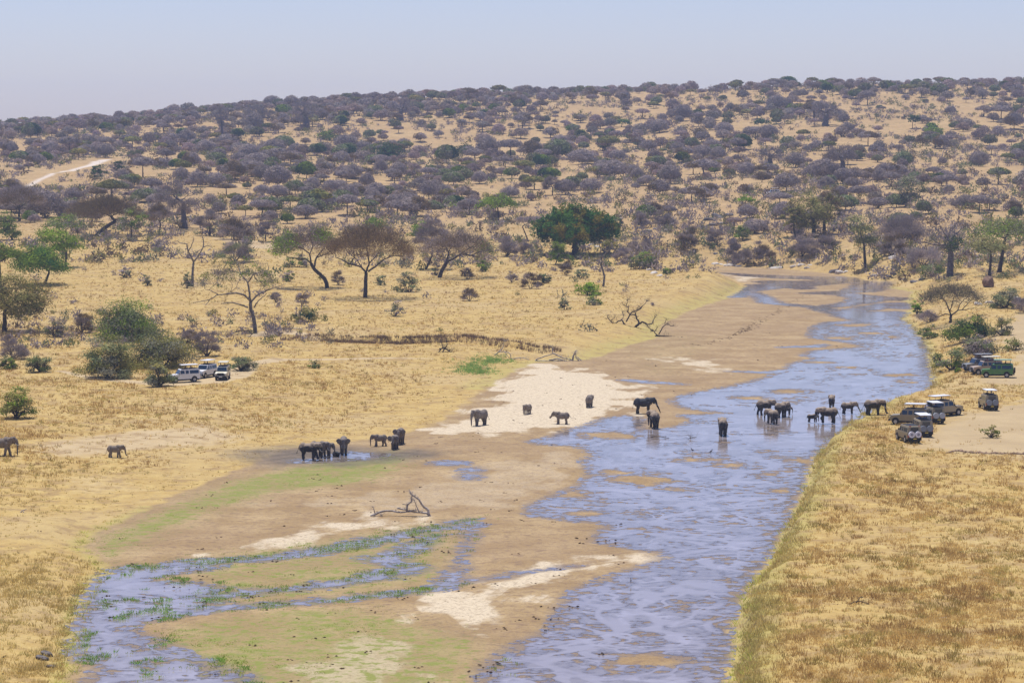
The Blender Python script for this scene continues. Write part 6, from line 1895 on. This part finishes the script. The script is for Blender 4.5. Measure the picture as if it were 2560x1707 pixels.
def car(label, px, py, yaw, col='tan', roof='white', cover='grey', people=(), group=None, longer=0.0, snorkel=True, blue_side=False, emblem=False, rooflights=False, popup=True, plate='y', scale=1.0, z=None):
    w = hit(px, py)[0]
    yr = math.radians(yaw)
    root = empty('safari_car', (w[0], w[1] + .6, w[2] + .0), yr)
    # sit on the slope
    c, s = math.cos(yr), math.sin(yr)
    def tz(dx, dy):
        return float(terrain(np.array([w[0] + dx * c - dy * s]), np.array([w[1] + .6 + dx * s + dy * c]))[0])
    pitch = -math.atan2(tz(1.6, 0) - tz(-1.5, 0), 3.1)
    root.location.z = .5 * (tz(1.6, 0) + tz(-1.5, 0)) + .02
    root.rotation_euler = (0, pitch, yr)
    tag(root, label, 'safari car', group)
    P = PAINT[col]
    b = painted(bm_mesh('car_body', m_body, P, .045), 'body', root, P)
    painted(bm_mesh('car_cabin', m_cabin, P, .04), 'cabin', root, P)
    link('chassis', bm_mesh('car_chassis', lambda bm: box(bm, -2.35, 2.1, -.7, .7, .27, .515), M_BLK), root)
    for sgn in (-1, 1):
        for i, (x0, x1) in enumerate(((.06, .70), (-.62, -.12), (-2.2, -.8))):
            o = link('window', bm_mesh(f'pane_{i}_{sgn}', side_pane(x0, x1, 1.34, 1.83, sgn), M_GLASS), root)
        link('mirror', bm_mesh(f'mirror_{sgn}', lambda bm: box(bm, .86, .95, sgn * .93 - .07, sgn * .93 + .07, 1.32, 1.52), M_BLK), root)
        link('headlight', bm_mesh(f'headlight_{sgn}', lambda bm: disc(bm, (2.29, sgn * .66, .98), .115, .05, 'x'), M_LAMP), root)
        link('tail_light', bm_mesh(f'tail_{sgn}', lambda bm: box(bm, -2.475, -2.455, sgn * .8 - .06, sgn * .8 + .06, .72, 1.0), M_RED), root)
        for xa in (1.55, -1.5):
            wh = link('wheel', bm_mesh(f'tyre_{sgn}_{xa}', lambda bm: disc(bm, (xa, sgn * .80, .4), .4, .27, 'y', 28), M_TYRE, .04), root)
            link('rim', bm_mesh(f'rim_{sgn}_{xa}', lambda bm: disc(bm, (xa, sgn * .935, .4), .22, .02, 'y', 20), M_RIM), wh)
            link('wheel_arch', bm_mesh(f'arch_{sgn}_{xa}', lambda bm: disc(bm, (xa, sgn * .884, .5), .46, .02, 'y', 28), M_BLK), root)
        cv = painted(bm_mesh(f'spare_{sgn}', lambda bm: disc(bm, (-2.62, sgn * .41, 1.08), .385, .24, 'x', 28), M_TYRE, .05), 'spare_wheel', root, COVER[cover if not (blue_side and sgn == 1) else 'blue'])
        if emblem:
            link('emblem', tubes_mesh(f'emblem_{sgn}', [([(-2.752, sgn * .41 + .14 * math.cos(a), 1.08 + .14 * math.sin(a)) for a in np.linspace(0, 6.28, 16)], .018), ([(-2.752, sgn * .41 - .12, 1.08), (-2.752, sgn * .41 + .12, 1.08)], .016), ([(-2.752, sgn * .41, .96), (-2.752, sgn * .41, 1.2)], .016)], CLO['navy'], 5), cv)
    link('windscreen', bm_mesh('windscreen', m_screen, M_GLASS), root)
    link('rear_window', bm_mesh('rear_window', lambda bm: box(bm, -2.462, -2.448, -.48, .48, 1.3, 1.88), M_GLASS), root)
    link('grille', bm_mesh('grille', lambda bm: box(bm, 2.285, 2.31, -.5, .5, .8, 1.1), M_BLK), root)
    link('front_bumper', bm_mesh('front_bumper', lambda bm: box(bm, 2.3, 2.5, -.86, .86, .5, .7), M_BLK, .03), root)
    link('rear_bumper', bm_mesh('rear_bumper', lambda bm: box(bm, -2.6, -2.46, -.84, .84, .36, .66), M_BLK, .03), root)
    link('bull_bar', tubes_mesh('bull_bar', [([(2.42, -.6, .6), (2.5, -.6, 1.0), (2.46, -.45, 1.16), (2.46, .45, 1.16), (2.5, .6, 1.0), (2.42, .6, .6)], .035), ([(2.5, -.6, .9), (2.5, .6, .9)], .03)], M_BLK), root)
    link('licence_plate', bm_mesh('front_plate', lambda bm: box(bm, 2.505, 2.52, -.26, .26, .54, .67), M_WPL), root)
    link('licence_plate', bm_mesh('rear_plate', lambda bm: box(bm, -2.64, -2.625, -.2, .2, .5, .62), M_YEL), root)
    if rooflights:
        for sgn in (-1, 1):
            link('roof_light', bm_mesh(f'rooflight_{sgn}', lambda bm: box(bm, -2.45, -2.38, sgn * .55 - .1, sgn * .55 + .1, 2.03, 2.1), M_RED), root)
    if snorkel:
        link('snorkel', tubes_mesh('snorkel', [([(1.2, -.93, 1.1), (.98, -.95, 1.3), (.7, -.9, 1.95), (.72, -.9, 2.12), (.82, -.9, 2.12)], .045)], M_BLK), root)
    link('hatch_shade_sheet', bm_mesh('hatch_shade_sheet', lambda bm: box(bm, -2.05, .35, -.6, .6, 2.035, 2.10), M_BLK, .02), root)  # black sheet on the closed roof, painting the shade inside an open hatch
    if popup:
        rp = painted(bm_mesh('pop_up_roof', lambda bm: box(bm, -2.2, .45, -.74, .74, 2.62, 2.70), PAINT['white'], .035), 'pop_up_roof', root, PAINT[roof])
        for i, (x, y) in enumerate(((-2.0, -.6), (-2.0, .6), (.25, -.6), (.25, .6))):
            link('roof_post', tubes_mesh(f'roof_post_{i}', [([(x, y, 2.06), (x, y, 2.63)], .022)], M_BLK, 6), root)
    for i, (dx, dy, pyaw, shirt, txt) in enumerate(people):
        L = Vector((dx, dy, .74))
        L.rotate(Euler((0, pitch, yr)))
        person(txt, (root.location.x + L.x, root.location.y + L.y, root.location.z + L.z), math.radians(yaw + pyaw), shirt, 'up')
    return root
G1 = "white safari cars beside the olive bushes"
G2 = "safari cars parked on the dirt lot above the river"
car("white safari car seen side on, bonnet behind a bush, leftmost of three", 458, 956, 203, 'white', 'white', 'grey', [(-.3, .1, -90, 'black', "dark clothed person standing under the raised roof of the side on white car"), (-1.2, -.1, -80, 'navy', "second person further back in the side on white car")], G1, snorkel=False)
car("white safari car turned to the camera, middle of three beside the bushes", 512, 944, 248, 'white', 'white', 'grey', [(-.2, .25, 0, 'black', "person standing in the roof hatch of the middle white car, left side"), (-.5, -.3, 0, 'black', "person standing in the roof hatch of the middle white car, right side")], G1, snorkel=False)
car("cream safari car facing the camera head on, rightmost of three beside the bushes", 556, 949, 268, 'cream', 'cream', 'grey', [(-.1, .32, 0, 'navy', "person in dark blue at the left under the roof of the cream car"), (-.2, -.35, 0, 'blue', "person in blue at the right under the roof of the cream car")], G1, snorkel=False)
car("grey safari car behind two others near the grey bush, dark roof raised", 2446, 929, 196, 'grey', 'grey', 'black', [(-.4, 0, -60, 'black', "dark figure under the raised roof of the grey car near the bush")], "safari cars beside the grey bush")
car("light brown safari car parked between a grey and a green one", 2466, 936, 192, 'brown', 'cream', 'black', [(-.2, .1, -60, 'pink', "person in pink standing in the light brown car"), (-1.0, .1, -60, 'pink', "second person in pink further back in the light brown car")], "safari cars beside the grey bush")
car("dark green safari car with two black spare wheels and pale green roof", 2494, 944, 168, 'green', 'lightgreen', 'black', [(-1.3, 0, 20, 'black', "person in black leaning under the green car's raised roof")], "safari cars beside the grey bush")
car("tan safari car seen from behind, alone on the road above the others", 2472, 1023, 93, 'tan', 'white', 'grey', [(-.3, .2, 0, 'black', "person in black inside the lone tan car's roof opening"), (-.9, -.2, 60, 'navy', "second person inside the lone tan car's roof opening")], G2)
car("sand coloured safari car facing right with a blue covered spare wheel", 2364, 1040, 28, 'sand', 'white', 'silver', [(-.4, .2, 60, 'black', "person in black leaning out of the sand coloured car that faces right")], G2, blue_side=True)
car("tan safari car with two silver spare wheels, behind the blue covered spare", 2333, 1056, 100, 'tan', 'white', 'silver', [(-.2, .25, 0, 'black', "person in black under the roof of the car with silver spare wheels"), (-.5, -.2, 0, 'blue', "person in blue under the roof of the car with silver spare wheels")], G2)
car("tan safari car parked side on at the water side of the lot, facing left", 2274, 1062, 160, 'tan', 'white', 'grey', [(-.6, 0, -40, 'black', "person in black bending forward in the car nearest the water")], G2)
car("sand coloured safari car directly behind the one with white spare wheels", 2304, 1088, 97, 'sand', 'white', 'grey', [(-.2, .25, 0, 'blue', "person in blue at the left in the car beside the white spare wheels"), (-.4, -.3, 0, 'blue', "person in blue at the right in the car beside the white spare wheels")], G2)
car("tan safari car with two white spare wheels, nearest the camera on the lot", 2272, 1104, 100, 'tan', 'sand', 'white', [], G2, emblem=True, rooflights=True, popup=False)
car("tiny white safari car driving on the far hillside above the river", 1932, 489, 182, 'white', 'white', 'grey', [])

# ------------------------------------------------------------------ birds
_t = NT("black_feather")
M_BF = _t.out(_t.bsdf((.02, .02, .025), .7, .3))
_t = NT("white_feather")
M_WF = _t.out(_t.bsdf((.7, .7, .68), .7, .3))
_t = NT("grey_feather")
M_GF = _t.out(_t.bsdf((.12, .11, .12), .7, .3))
def bird(label, px, py, size, yaw, body=M_BF, head=M_BF, up=0.0, legs=.0, group=None):
    w = hit(px, py)[0]
    k = w[1] / F
    r = empty('bird', (w[0], w[1], w[2] + up * k), math.radians(yaw))
    tag(r, label, 'bird', group)
    b = Blob()
    b.ell((0, 0, .12), (.26, .12, .13), (0, -.5, 0))
    b.limb([(-.15, 0, .05), (-.38, 0, -.06)], [.08, .03])
    b.limb([(.14, 0, .2), (.2, 0, .34)], [.07, .05])
    if legs:
        for s in (-1, 1):
            b.limb([(0, s * .05, .05), (.02, s * .05, -legs)], [.03, .02])
    o = link('body', b.mesh("bird_body", .03 * size, body, size), r)
    c = Blob()
    c.ell((.23, 0, .4), (.085, .07, .07))
    c.limb([(.28, 0, .4), (.42, 0, .37)], [.03, .012])
    link('head', c.mesh("bird_head", .02 * size, head, size), r)
    for ch in r.children:
        ch.location.z = legs * size
    return r
bird("white headed fish eagle perched at the right tip of the hanging dead tree", 1617, 813, .85, 200, M_BF, M_WF, up=60)
for i, (x, u) in enumerate(((1520, 24), (1527, 33), (1534, 38), (1540, 41), (1550, 46))):
    bird("small dark bird perched in the row on the dead tree's left boughs", x, 813, .5, 20 + i * 40, M_GF, M_GF, up=u, group="dark birds in a row on the dead tree")
bird("dark wading bird on the sand directly left of the elephant with spread ears", 1619, 1041, .9, 30, M_GF, M_GF, legs=.5)
bird("grey wading bird in shallows below the single walking elephant, nearer the bank", 1777, 1137, .8, 20, M_GF, M_GF, legs=.45)
bird("grey wading bird, left of a similar one below the single walking elephant", 1731, 1132, .7, 160, M_GF, M_GF, legs=.45)
bird("thin wading bird standing in the wide lower river", 1577, 1460, .6, 90, M_GF, M_GF, legs=.5)
# ------------------------------------------------------------------ haze
def build_haze():
    V = np.array([[x, y, z] for z in (-8.0, 86.0) for (x, y) in ((-1600, -120), (1600, -120), (1600, 3400), (-1600, 3400))], float)
    Fq = np.array([[3, 2, 1, 0], [4, 5, 6, 7], [0, 1, 5, 4], [1, 2, 6, 5], [2, 3, 7, 6], [3, 0, 4, 7]])
    m = bpy.data.materials.new("haze_air")
    m.use_nodes = True
    m.node_tree.nodes.clear()
    o = m.node_tree.nodes.new("ShaderNodeOutputMaterial")
    v = m.node_tree.nodes.new("ShaderNodeVolumePrincipled")
    v.inputs['Color'].default_value = (.49, .64, .98, 1)
    v.inputs['Density'].default_value = 0.000115
    v.inputs['Anisotropy'].default_value = 0.0
    m.node_tree.links.new(v.outputs[0], o.inputs['Volume'])
    h = link("haze", mesh_np("haze", V, Fq, mat=m))
    tag(h, "thin bluish heat haze over the far hillside", "haze", None, 'stuff')
build_haze()
